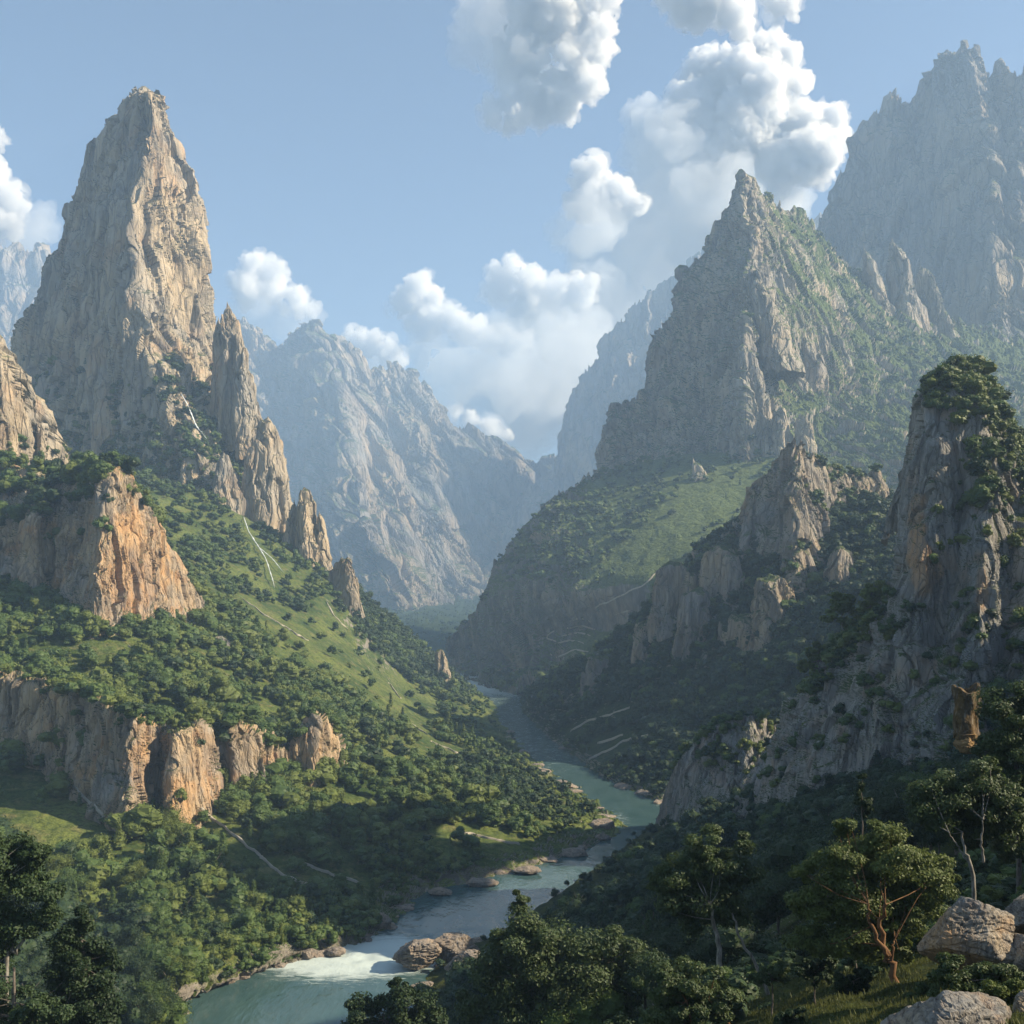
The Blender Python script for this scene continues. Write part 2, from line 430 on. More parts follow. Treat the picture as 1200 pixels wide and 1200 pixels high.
# --- the great rock tower
def tower_row(py, L, m, Rr, Yr, dL, dR):
    lm = L * .5 + m * .5; rm = m * .5 + Rr * .5
    return [(L + 26, py, Yr + dL * 1.9), (L, py, Yr + dL), (lm - 3, py + 2, Yr + dL * .42), (m, py + 3, Yr), (rm, py + 2, Yr + dR * .42), (Rr, py, Yr + dR), (Rr - 22, py, Yr + dR * 2.0)]
tw = [(110,163,174,180,1450,70,40),(122,146,178,187,1448,95,60),(148,126,179,196,1445,120,70),(168,109,174,210,1440,140,85),(182,106,171,215,1436,145,95),(215,100,167,226,1430,150,100),(236,93,160,233,1424,155,110),
      (247,79,156,238,1420,165,115),(290,71,150,243,1410,170,120),(304,56,150,244,1406,180,120),(350,46,154,247,1396,185,120),(385,22,163,250,1388,200,120),(420,15,175,256,1375,205,115),(460,2,190,268,1360,210,110),
      (500,-12,208,284,1340,215,105),(545,-25,228,296,1315,220,100),(600,-40,248,306,1285,225,95),(670,-60,262,316,1250,225,90)]
P = sheet([tower_row(*r) for r in tw], 1.05, back=(60, 60))
P = crest_spires(P, 30, 14, 16, 2., 14)
def tower_disp(Q, N):
    return rock_disp(Q, N, 40, 17, 1.3, .12, 1.0)
terrain("tower_mountain", P, M_tower, "tall pale rock tower rising over the left side of the valley", "mountain", disp=tower_disp, key="tower")

# --- rock needles beside the tower
def needle(name, tip, base, w, Y, seed, mat, label, lean=0., dens=1.2, amp=.16, L=None, prof=.75, top=.10):
    (tx, ty), (bx, by) = tip, base
    nr = int(max(20, (by - ty) * dens)); nc = int(max(28, w * 3.0 * dens))
    t = np.linspace(0, 1, nr)[:, None]; a = np.linspace(-.6 * math.pi, 1.6 * math.pi, nc)[None]
    a = np.linspace(0, 2 * math.pi, nc)[None]
    Y = float(push(Y)); r = w * .5 / F * Y * (top + (1 - top) * t ** prof) * np.clip(t * 14, 0, 1)
    r = r * (1 + .22 * np.cos(2 * a + seed) + .1 * np.cos(3 * a + 2 * seed))
    g = lambda px, py: ((px - 600) / F * Y, Y, EYE + (HOR - py) / F * Y)
    cx, cy, cz = g(tx, ty); bx_, by_, bz = g(bx, by)
    X = cx + (bx_ - cx) * t + r * np.cos(a); Yy = Y + r * np.sin(a) * 1.1; Z = cz + (bz - cz) * t + 0 * a
    P = np.stack([X, Yy, Z], -1)
    N = np.stack([np.cos(a) + 0 * t, np.sin(a) + 0 * t, .25 + 0 * t + 0 * a], -1)
    L = L or w / F * Y * .55
    d = rock_disp(P, N, L, w / F * Y * amp, seed, .2)
    P = P + N * (d * np.clip(t * 8, .1, 1))[..., None]
    P[:, -1] = P[:, 0]
    P[..., 2] += (fbm(P / (L * .6), 3) * L * .35)
    P[:, -1] = P[:, 0]
    o = link_mesh(name, P.reshape(-1, 3), grid_faces(nr, nc), mat)
    tag(o, label, "rock needle", None, "structure"); return o
for i, (tip, base, w, Y, mt) in enumerate([
    ((266,355),(285,530),44,1400,M_tower), ((256,372),(262,520),34,1410,M_tower), ((278,385),(296,540),36,1390,M_tower),
    ((314,486),(318,640),58,1290,M_tower), ((300,520),(296,640),44,1280,M_tower), ((356,568),(362,690),48,1220,M_tower), ((345,585),(340,690),34,1225,M_tower),
    ((262,530),(268,605),40,1270,M_tower), ((400,652),(402,722),46,1150,M_tower), ((374,600),(384,700),30,1215,M_tower), ((122,376),(142,640),74,1425,M_tower), ((152,368),(176,490),44,1396,M_tower)]):
    needle("rock_needle", tip, base, w, Y, 1.7 * i, mt, "jagged rock needle on the shoulder of the tall tower")

def blob_stain(*bl):
    """weathering patches: (px, py, rx, ry, strength) measured on the rock face"""
    def f(P):
        px = 600 + P[..., 0] / P[..., 1] * F; py = HOR - (P[..., 2] - EYE) / P[..., 1] * F
        n = fbm(P / 9., 3) * 1.2; o = 0
        for x, y, rx, ry, k in bl:
            o = o + k * sm(1.25, .55, np.hypot((px - x) / rx, (py - y) / ry) + n)
        return np.clip(o, 0, 1)
    return f

# --- crag at the left picture edge
top = [(-260,230,940),(-200,250,930),(-100,320,900),(-30,370,870),(2,408,850),(17,455,865),(31,497,885),(41,522,898),(49,497,892),(58,522,905),(68,555,925)]
base = [(x - 4, 660, y - 45) for x, _, y in top]
P = sheet([top] + lerp_rows(top, base, 2) + [base], 1.1, back=(120, 60))
P = crest_spires(P, 30, 10, 9, 5., 14)
terrain("left_crag", P, M_tower, "sunlit grey crag at the left edge above the bushes", "crag", disp=lambda Q, N: rock_disp(Q, N, 24, 9, 4.4, .16), key="crag")

# --- upper left cliff with the orange face
top = [(-260,612,722),(-200,610,720),(-60,610,715),(10,620,700),(40,600,690),(55,618,705),(100,600,690),(122,572,660),(142,553,672),(165,585,695),(192,630,725),(225,690,760),(250,748,790)]
base= [(-260,695,700),(-200,690,700),(-60,697,695),(10,705,680),(40,710,668),(58,710,685),(92,722,655),(108,730,640),(138,730,655),(170,738,680),(202,755,710),(232,770,745),(254,790,780)]
cap = [(-260,520,790),(-200,520,790),(-60,525,785),(10,545,765),(40,552,755),(58,560,748),(96,555,725),(118,552,700),(138,549,690),(163,583,712),(190,630,745),(224,690,780),(250,748,800)]
cap0= [(x, y + 70, Y + 110) for x, y, Y in cap]
base2=[(x, y + 22, Y - 6) for x, y, Y in base]
P = sheet([cap0, cap, top] + lerp_rows(top, base, 2, .0, .25) + [base, base2], 1.3)
terrain("upper_left_cliff", P, M_cliff, "orange sunlit cliff with bushes on top, above the lower cliff", "cliff", disp=lambda Q, N: rock_disp(Q, N, 15, 6.0, 8.1, .17), key="upper_cliff", stain=blob_stain((165,660,36,70,.75),(130,690,22,35,.5)))

# --- lower left cliff
top = [(-260,790,535),(-200,790,530),(-60,785,525),(20,797,510),(90,815,490),(153,843,455),(184,856,482),(206,860,462),(236,848,478),(262,868,505),(272,852,498),(318,868,520),(338,878,530),(370,842,535),(398,872,565),(418,940,600)]
base= [(-260,885,520),(-200,880,520),(-60,880,515),(20,892,500),(90,925,475),(150,952,440),(184,970,470),(202,988,445),(236,992,460),(266,968,495),(278,955,496),(322,960,510),(340,962,522),(374,968,522),(402,968,556),(424,972,595)]
cap0= [(x, y - 4 + (30 if i > 9 else 8), Y + 80) for i, (x, y, Y) in enumerate(top)]
cap = [(x, y - 6, Y + 22) for x, y, Y in top]
base2=[(x, y + 28, Y - 6) for x, y, Y in base]
P = sheet([cap0, cap, top] + lerp_rows(top, base, 2, 0, .2) + [base, base2], 1.3)
terrain("lower_left_cliff", P, M_cliff, "tan cliff band with dark clefts above the wooded river bank", "cliff", disp=lambda Q, N: rock_disp(Q, N, 12, 4.6, 3.7, .17), key="lower_cliff", stain=blob_stain((172,890,20,40,.7),(212,940,20,40,.7),(240,890,20,50,.35)))
# small outcrop right of it
needle("rock_outcrop", (262,745), (268,815), 50, 740, 5.1, M_cliff, "small tan outcrop below the end of the upper cliff", prof=.5, top=.3)
needle("rock_outcrop", (384,775), (388,835), 40, 930, 7.1, M_cliff, "grey outcrop beside the bright meadow strip", prof=.5, top=.3)
needle("rock_outcrop", (515,760), (520,800), 22, 1210, 9.1, M_pin, "rock knob on the tip of the wooded spur above the far river", prof=.5, top=.3)

beyond = lambda rows: [[(x, y, Y + 1700) for x, y, Y in rw] for rw in rows]     # the far range, well behind the near mountains

# --- misty mountain at the far left
top = [(-300,270,3050),(-150,285,3000),(-60,280,2950),(0,290,2950),(16,284,2960),(32,296,2950),(45,284,2950),(54,302,2960),(75,350,3000),(140,420,3050),(230,470,3100)]
base = [(x + 10, 760, Y - 700) for x, _, Y in top]
P = sheet(beyond([top] + lerp_rows(top, base, 3, -.15, .2) + [base]), .8, back=(400, 300))
P = crest_spires(P, 20, 40, 45, 8., 14)
terrain("misty_mountain", P, M_far, "pale misty ridge behind the tall tower at the left edge", "mountain", disp=lambda Q, N: rock_disp(Q, N, 150, 45, 2.4, .25), key="misty")

# --- central far mountain
cm = [
 [(150,440,2950),(215,415,2900),(283,374,2800),(325,408,2850),(345,390,2780),(366,371,2700),(385,384,2720),(410,408,2760),(432,434,2800),(464,428,2850),(492,452,2900),(522,490,3000),(600,528,3100),(760,570,3150)],
 [(150,520,2650),(215,500,2620),(290,470,2560),(325,480,2640),(355,445,2560),(388,440,2520),(412,452,2560),(440,475,2620),(462,500,2640),(492,500,2680),(530,525,2780),(570,545,2880),(650,590,3000),(790,620,3200)],
 [(150,640,2350),(220,620,2350),(300,580,2300),(335,590,2380),(368,520,2380),(410,510,2330),(440,560,2420),(462,560,2420),(490,590,2500),(515,590,2560),(550,620,2640),(600,640,2720),(670,670,2800),(800,690,2900)],
 [(150,740,2150),(240,720,2150),(320,690,2080),(355,660,2140),(395,610,2120),(430,610,2080),(455,650,2180),(480,660,2200),(505,680,2280),(530,690,2350),(570,700,2420),(615,710,2500),(690,740,2600),(810,760,2700)],
 [(150,840,2000),(260,820,2000),(340,800,1960),(380,760,1960),(430,735,1950),(470,715,1900),(500,745,1930),(515,755,1960),(530,760,2000),(550,765,2080),(580,775,2150),(620,785,2250),(700,810,2350),(820,830,2450)],
 [(150,900,1950),(270,880,1950),(350,860,1900),(400,840,1880),(450,820,1850),(490,800,1840),(515,806,1850),(525,808,1880),(540,808,1900),(560,808,1950),(590,815,2050),(630,825,2150),(710,850,2250),(830,860,2350)],
]
P = sheet(beyond(cm), 1.0, back=(400, 300))
P = crest_spires(P, 26, 45, 40, 3., 14)
terrain("central_mountain", P, M_far, "blue hazy mountain with sunlit spurs closing the middle of the valley", "mountain", disp=lambda Q, N: rock_disp(Q, N, 190, 85, 5.5, .3, 1.1, .5), key="central")

# --- far ridge on the right of the gap
top = [(490,790,2420),(540,722,2500),(578,652,2550),(612,580,2600),(652,540,2650),(661,480,2650),(683,440,2650),(716,386,2650),(770,336,2650),(830,296,2650),(900,260,2700),(1000,250,2800),(1200,250,2850)]
base = [(505,815,2380),(560,810,2360),(600,810,2350),(640,805,2350),(680,800,2350),(700,790,2330),(725,790,2330),(760,790,2300),(810,780,2300),(870,770,2300),(940,760,2300),(1040,750,2400),(1220,750,2400)]
P = sheet(beyond([top] + lerp_rows(top, base, 3, -.1, .1) + [base]), .8, back=(300, 300))
P = crest_spires(P, 24, 30, 38, 1., 14)
terrain("gap_ridge", P, M_far, "pale blue stepped ridge behind the shaded right peak", "mountain", disp=lambda Q, N: rock_disp(Q, N, 110, 48, 7.5, .2), key="gap")

# --- main right peak
pk = [
 [(560,738,2100),(600,655,2060),(642,594,2060),(698,552,2010),(714,490,2000),(758,446,1980),(768,388,1975),(792,368,1965),(800,322,1950),(828,288,1930),(845,245,1880),(868,211,1850),(898,234,1930),(935,248,2000),(965,280,2060),(1003,318,2110),(1042,345,2140),(1105,372,2170),(1300,425,2170)],
 [(564,745,2040),(606,680,1990),(650,625,1985),(704,580,1930),(724,520,1910),(762,480,1890),(782,420,1885),(806,392,1870),(820,352,1860),(842,318,1845),(862,290,1810),(884,270,1800),(905,275,1860),(945,300,1920),(985,340,1960),(1025,375,1990),(1070,400,2000),(1130,425,2000),(1320,480,1980)],
 [(568,752,1990),(612,705,1930),(660,655,1920),(712,610,1870),(736,560,1850),(770,520,1830),(800,470,1820),(820,440,1810),(834,405,1800),(850,375,1785),(866,350,1765),(880,335,1750),(905,350,1800),(940,365,1830),(985,400,1880),(1030,435,1890),(1080,455,1880),(1140,475,1850),(1320,530,1820)],
 [(572,760,1950),(618,730,1890),(668,690,1870),(722,645,1830),(752,600,1810),(782,560,1790),(812,520,1780),(830,490,1770),(842,460,1755),(852,430,1740),(862,410,1725),(872,400,1700),(890,430,1750),(925,440,1800),(965,460,1820),(1030,490,1790),(1090,505,1760),(1150,520,1720),(1320,580,1680)],
 [(576,768,1920),(624,750,1850),(676,715,1840),(732,680,1800),(765,640,2480),(795,600,1760),(822,570,1745),(838,545,1730),(850,520,1710),(858,495,1695),(864,480,1680),(872,470,1660),(895,510,1690),(925,515,1710),(975,525,1730),(1040,540,1690),(1100,550,1650),(1160,560,1620),(1320,620,1580)],
 [(580,775,1900),(630,770,1830),(684,745,1810),(740,720,1780),(776,680,1750),(806,650,1730),(832,620,1715),(846,600,1700),(856,580,1680),(862,560,1660),(868,550,1645),(876,545,1630),(905,575,1630),(940,590,1630),(990,600,1620),(1050,610,1590),(1110,615,1550),(1170,620,1520),(1330,680,1480)],
]
P = sheet(pk, 1.0, back=(250, 260))
P = crest_spires(P, 22, 24, 26, 6., 14)
def peak_disp(Q, N):
    right = sm(870, 940, 600 + Q[..., 0] / Q[..., 1] * F)
    return rock_disp(Q, N, 70, 26, 3.3, .2, 1.0, .25) * (1 - .35 * right) + rock_disp(Q, N, 24, 8, 4.6, .25, .8, .5) * (1 - .35 * right)
terrain("right_peak", P, M_peak, "steep peak with shaded left wall and green sunlit right flank", "mountain", disp=peak_disp, key="peak",
        veg=lambda Q: sm(880, 930, to_px0(Q)) * sm(-.22, .1, fbm(Q / np.array([90, 90, 90]) * np.array([1.6, .7, .7]), 3) + .08))
for i, (tip, base, w, Y) in enumerate([((873,398),(872,530),44,1640),((888,440),(884,530),30,1630),((915,470),(905,545),38,1610),((938,480),(935,545),34,1605),((1012,290),(1030,340),34,2050),((1045,278),(1062,350),44,2060),((1078,310),(1090,360),40,2080),((880,308),(905,370),46,1700),((812,540),(830,580),40,1560),((902,330),(918,400),34,1790),((932,352),(950,420),36,1800),((968,372),(988,440),36,1835),((925,300),(945,350),28,1890),((985,335),(1002,390),30,1960)]):
    needle("rock_needle", tip, (base[0] + 14, base[1] + 70), w + 8, Y + 40, 2.3 * i + .4, M_peak, "jagged sunlit rock rib on the right peak")

# --- upper right massif
top = [(890,360,2560),(925,325,2540),(964,254,2520),(985,205,2500),(1002,165,2480),(1022,138,2460),(1048,109,2450),(1062,124,2470),(1078,107,2450),(1090,80,2350),(1115,62,2300),(1138,53,2250),(1160,92,2330),(1176,75,2290),(1192,90,2240),(1230,60,2230),(1300,50,2300),(1400,110,2400)]
m1 = [(900,410,2480),(940,380,2440),(985,330,2420),(1008,300,2400),(1028,270,2390),(1048,240,2370),(1068,220,2340),(1084,210,2320),(1096,195,2280),(1112,180,2230),(1135,170,2190),(1160,165,2160),(1176,180,2160),(1188,185,2130),(1203,190,2110),(1240,190,2150),(1310,190,2200),(1410,220,2300)]
m2 = [(910,450,2400),(960,430,2360),(1005,400,2330),(1030,370,2310),(1048,350,2290),(1066,325,2270),(1082,310,2240),(1098,300,2210),(1112,290,2170),(1126,280,2130),(1142,270,2090),(1160,262,2060),(1178,275,2060),(1196,285,2050),(1222,300,2050),(1260,310,2060),(1330,320,2080),(1420,340,2150)]
base = [(920,520,2300),(980,500,2250),(1030,480,2220),(1055,460,2200),(1070,450,2180),(1085,440,2160),(1098,430,2140),(1110,420,2110),(1122,415,2080),(1135,405,2040),(1150,400,2000),(1168,395,1970),(1190,405,1960),(1215,415,1950),(1250,425,1940),(1290,430,1940),(1350,440,1950),(1440,460,2000)]
base2 = [(x, y + 70, Y - 60) for x, y, Y in base]
near = lambda rw: [(x, y, Y + 220) for x, y, Y in rw]
P = sheet([near(r_) for r_ in (top, m1, m2, base, base2)], 1.0, back=(300, 300))
P = crest_spires(P, 22, 34, 36, 9., 14)
terrain("right_massif", P, M_massif, "highest grey massif at the upper right corner", "mountain", disp=lambda Q, N: rock_disp(Q, N, 95, 34, 6.8, .2, 1., .15), key="massif")
for i, (tip, base, w, Y) in enumerate([((1134,228),(1150,310),46,2440),((1116,310),(1140,365),54,2410),((1162,208),(1180,290),40,2480),((1186,190),(1196,280),34,2500)]):
    needle("rock_needle", tip, (base[0] + 12, base[1] + 80), w + 8, Y + 40, 3.9 * i + .7, M_massif, "jagged sunlit rock rib at the foot of the highest massif")

# --- pinnacle in the middle of the right side
top = [(760,735,930),(800,668,935),(865,610,925),(880,570,915),(905,550,900),(926,518,870),(942,521,872),(964,545,905),(1005,560,935),(1032,560,945),(1062,602,955),(1110,640,960)]
base = [(770,800,880),(815,790,850),(850,785,835),(868,785,825),(900,790,815),(930,785,788),(960,770,800),(1000,760,830),(1040,745,850),(1070,735,870),(1100,735,885),(1140,740,900)]
P = sheet([top] + lerp_rows(top, base, 3, -.05, .1) + [base], 1.2, back=(70, 60))
P = crest_spires(P, 16, 9, 7, 4., 14)
terrain("pinnacle_hill", P, M_pin, "pointed rocky hill with wooded flanks in the middle of the right side", "hill", disp=lambda Q, N: rock_disp(Q, N, 26, 9, 2.9, .18), key="pinnacle")

for i, (tip, base, w, Y) in enumerate([((785,660),(792,750),60,905),((818,688),(822,800),62,870),((868,718),(872,830),66,825),((905,672),(908,790),70,815),((758,730),(764,800),50,925),((845,640),(850,730),60,880),((700,768),(702,815),40,965),((985,640),(985,750),60,820)]):
    needle("rock_outcrop", tip, base, w, Y, 4.1 * i + .3, M_pin, "dark rock rib breaking out of the wooded right slope", prof=.55, top=.3)

# --- big dark cliff on the right
rc = [
 [(1095,475,470),(1098,455,450),(1102,446,430),(1122,442,425),(1142,446,425),(1163,474,430),(1178,512,450),(1215,522,460),(1400,480,470)],
 [(1076,505,440),(1082,466,404),(1100,450,392),(1122,448,388),(1145,452,392),(1166,480,400),(1182,515,418),(1222,528,428),(1400,490,440)],
 [(1064,565,440),(1067,566,392),(1094,570,375),(1128,575,378),(1158,580,372),(1190,592,385),(1215,600,385),(1260,595,392),(1400,580,400)],
 [(1056,640,440),(1059,642,385),(1086,640,367),(1122,640,372),(1152,640,360),(1184,645,370),(1212,650,362),(1260,645,372),(1400,640,385)],
 [(1044,694,435),(1051,696,380),(1082,694,362),(1118,694,368),(1150,692,352),(1182,694,362),(1210,694,355),(1260,690,365),(1400,690,375)],
 [(975,762,440),(1000,756,395),(1062,750,360),(1108,748,360),(1146,745,344),(1180,745,354),(1210,745,346),(1260,740,355),(1400,740,365)],
 [(935,812,445),(968,812,400),(1035,806,360),(1090,800,352),(1138,798,338),(1176,796,346),(1210,795,338),(1260,790,348),(1400,790,355)],
 [(895,880,450),(925,882,405),(985,876,365),(1060,866,345),(1120,860,325),(1168,858,333),(1206,856,326),(1260,850,335),(1400,850,340)],
 [(855,955,455),(885,960,412),(945,958,370),(1040,950,340),(1110,940,315),(1160,935,322),(1200,935,316),(1260,930,325),(1400,930,330)],
]
P = sheet(rc, 1.3, back=(60, 60))
terrain("right_cliff", P, M_right, "big shaded cliff with an orange streak and bushy top at the right", "cliff", disp=lambda Q, N: rock_disp(Q, N, 14, 5.0, 5.2, .11), key="right_cliff", stain=blob_stain((1072,630,11,45,1.),(1086,672,14,25,1.),(1150,690,7,30,.7),(1150,655,9,10,.5)))
# low knob in front of its foot
top = [(776,978,545),(792,912,530),(805,882,520),(842,850,508),(880,838,500),(905,850,512),(930,905,535)]
base = [(780,980,520),(795,970,505),(812,965,495),(845,960,480),(880,955,478),(910,955,490),(940,960,510)]
P = sheet([top] + lerp_rows(top, base, 2, 0, .2) + [base], 1.3, back=(50, 25))
terrain("low_cliff", P, M_right, "low rock bluff crowned by sunlit bushes left of the big cliff", "cliff", disp=lambda Q, N: rock_disp(Q, N, 8, 2.2, 6.2, .16), key="knob")

# --- foreground hillside; its unseen right end is a hill added to shade the front
fg = [
 [(300,1450,60),(420,1440,58),(520,1430,55),(720,1400,42),(900,1350,32),(1100,1300,26),(1350,1260,24),(1700,1000,25),(2300,600,26)],
 [(330,1400,130),(420,1380,125),(500,1350,110),(660,1300,80),(860,1222,54),(1050,1190,41),(1350,1120,40),(1700,860,42),(2300,420,46)],
 [(380,1330,220),(450,1310,210),(520,1285,180),(660,1240,130),(850,1182,80),(1040,1130,62),(1350,1040,62),(1700,780,66),(2300,260,75)],
 [(430,1260,wY(1205)),(470,1205,wY(1205)),(550,1205,270),(680,1172,200),(860,1118,130),(1050,1055,95),(1350,930,98),(1700,650,110),(2300,30,125)],
 [(470,1180,wY(1135)),(510,1135,wY(1135)),(585,1132,340),(700,1100,290),(860,1055,220),(1040,985,180),(1350,850,190),(1700,440,205),(2300,-280,220)],
 [(560,1122,wY(1088)),(592,1088,wY(1088)),(655,1070,400),(745,1035,370),(870,990,330),(1040,930,300),(1350,800,310),(1700,400,320),(2300,60,330)],
 [(640,1075,wY(1036)),(672,1036,wY(1036)),(730,1012,470),(805,985,450),(900,950,420),(1050,905,400),(1350,800,420),(1700,420,430),(2300,60,440)],
 [(770,985,wY(950)),(790,950,wY(950)),(812,940,600),(855,930,560),(920,914,520),(1060,885,500),(1350,800,520),(1700,640,520),(2300,200,530)],
]
P = sheet(fg[::-1], .8, back=(60, 60))
terrain("foreground_hillside", P, M_moss, "dark mossy hillside in front falling to the right river bank", "hillside", disp=fall(P, 1.1), key="front")

# --- valley floor under everything, and the river
v = np.array([[-5000, -900, -20], [5000, -900, -20], [5000, 7900, -20], [-5000, 7900, -20]], float)
gr = link_mesh("ground", v, np.array([[0, 1, 2, 3]]), M_forest_floor); tag(gr, "valley floor under the hills", "ground", None, "structure")
mid = [(240,1330,70),(330,1215,75),(360,1165,62),(430,1122,46),(500,1085,46),(575,1058,46),(660,1022,44),(735,975,46),(735,945,55),(690,918,62),(648,890,66),(628,872,54),(628,858,52),(606,843,48),(594,830,46),(598,818,48),(580,808,46),(556,800,40),(545,794,36),(540,790,30)]
pts = [Vector(at(px, py, wY(py))) for px, py, _ in mid]
C = catmull(np.array([[p.x, p.y, w] for p, (_, _, w) in zip(pts, mid)]), np.linspace(0, len(mid) - 1, 420))
T = np.gradient(C[:, :2], axis=0); T /= np.linalg.norm(T, axis=1)[:, None]
s = np.linspace(-1, 1, 41)
X = C[:, None, 0] + T[:, None, 1] * s * C[:, None, 2]; Yy = C[:, None, 1] - T[:, None, 0] * s * C[:, None, 2]
Zw = np.zeros_like(X)
rap_sheen = np.exp(-((Yy - 372) / 26) ** 2) * np.exp(-((X + 58) / 36) ** 2) * 1.6
rap_sheen += .42 * np.exp(-((Yy - 600) / 30) ** 2) * np.exp(-((X - 62) / 14) ** 2)
rap_sheen += .5 * sm(450, 900, Yy) + .7 * sm(1250, 1600, Yy)  # no foam upstream: pale sky reflection painted into the water colour
PW = np.stack([X, Yy, Zw], -1)
PW[..., 2] += rap_sheen * .9 * fbm(PW / 5., 3)
riv = link_mesh("river", PW.reshape(-1, 3), grid_faces(*X.shape), M_water, smooth=True, attr={"foam_sheen": rap_sheen.ravel()})
tag(riv, "teal river winding up the valley with white rapids", "river", None, "structure")
# ------------------------------------------------------------------ coarse terrain for casting
_v = []; _f = []; _n = 0
for key, (P, N) in SHEETS.items():
    Q = P[::4, ::4]; _v.append(Q.reshape(-1, 3)); _f.append(grid_faces(*Q.shape[:2]) + _n); _n += Q.shape[0] * Q.shape[1]
_v = np.concatenate(_v); _f = np.concatenate(_f)
BVH = BVHTree.FromPolygons(_v.tolist(), _f.tolist())
EYEV = Vector((0, 0, EYE))

def cast(px, py):
    d = Vector(((px - 600) / F, 1, (HOR - py) / F)).normalized()
    h = BVH.ray_cast(EYEV, d)
    return h[0]

def drop(x, y, z0=3000):
    h = BVH.ray_cast(Vector((x, y, z0)), Vector((0, 0, -1)))
    return h[0].z if h[0] else 0.

def seen(p, shifts=(0,)):
    for s in shifts:
        e = Vector((s, 0, EYE)); d = Vector(p) - e; L = d.length
        h = BVH.ray_cast(e, d / L, L * .985)
        if h[0] is None: return True
    return False

def to_px(P):
    P = np.asarray(P); return 600 + P[..., 0] / P[..., 1] * F, HOR - (P[..., 2] - EYE) / P[..., 1] * F

def inside(px, py, poly):
    px = np.asarray(px); py = np.asarray(py); c = np.zeros(px.shape, bool); n = len(poly)
    for i in range(n):
        x1, y1 = poly[i]; x2, y2 = poly[i - 1]
        c ^= ((y1 > py) != (y2 > py)) & (px < (x2 - x1) * (py - y1) / (y2 - y1 + 1e-9) + x1)
    return c

# ------------------------------------------------------------------ tree building blocks
def cubesphere(n):
    V = []; Q = []
    t = np.tan(np.linspace(-math.pi / 4, math.pi / 4, n + 1))
    for ax in range(3):
        for sg in (-1, 1):
            u, v = np.meshgrid(t, t); c = np.zeros((n + 1, n + 1, 3)); c[..., ax] = sg; c[..., (ax + 1) % 3] = u * sg; c[..., (ax + 2) % 3] = v
            b = sum(len(x) for x in V); V.append(c.reshape(-1, 3)); Q.append(grid_faces(n + 1, n + 1)[:, ::-1] + b)
    V = np.concatenate(V); Q = np.concatenate(Q)
    V /= np.linalg.norm(V, axis=1)[:, None]
    key = np.round(V, 5); _, idx, inv = np.unique(key, axis=0, return_index=True, return_inverse=True)
    return V[idx], np.asarray(inv).reshape(-1)[Q]

def leaf_quads(C, Nn, size, r, jit=.7):
    """one small rhombic leaf spray at each centre, roughly facing Nn"""
    n = len(C); Nn = Nn + r.normal(0, jit, (n, 3)); Nn /= np.linalg.norm(Nn, axis=1)[:, None] + 1e-9
    a = r.normal(0, 1, (n, 3)); a -= (a * Nn).sum(1)[:, None] * Nn; a /= np.linalg.norm(a, axis=1)[:, None] + 1e-9
    b = np.cross(Nn, a)
    s = (size * r.uniform(.55, 1.35, n))[:, None]
    V = np.stack([C - a * s, C + b * s * .55 + Nn * s * .12, C + a * s, C - b * s * .55 + Nn * s * .12], 1).reshape(-1, 3)
    return V, np.arange(4 * n).reshape(n, 4)

def join(parts):
    V = []; Q = []; n = 0
    for v, q in parts: V.append(v); Q.append(q + n); n += len(v)
    return np.concatenate(V), np.concatenate(Q)

def tube(pts, radii, sides=6):
    pts = np.asarray(pts, float); radii = np.asarray(radii, float); n = len(pts)
    T = np.gradient(pts, axis=0); T /= np.linalg.norm(T, axis=1)[:, None] + 1e-9
    ref = np.array([.31, .95, .05]); A = np.cross(T, ref); A /= np.linalg.norm(A, axis=1)[:, None] + 1e-9; B = np.cross(T, A)
    a = np.linspace(0, 2 * math.pi, sides, endpoint=False)
    V = pts[:, None] + radii[:, None, None] * (np.cos(a)[None, :, None] * A[:, None] + np.sin(a)[None, :, None] * B[:, None])
    i = np.arange(n * sides).reshape(n, sides); j = np.roll(i, -1, 1)
    Q = np.stack([i[:-1], j[:-1], j[1:], i[1:]], -1).reshape(-1, 4)
    return V.reshape(-1, 3), Q

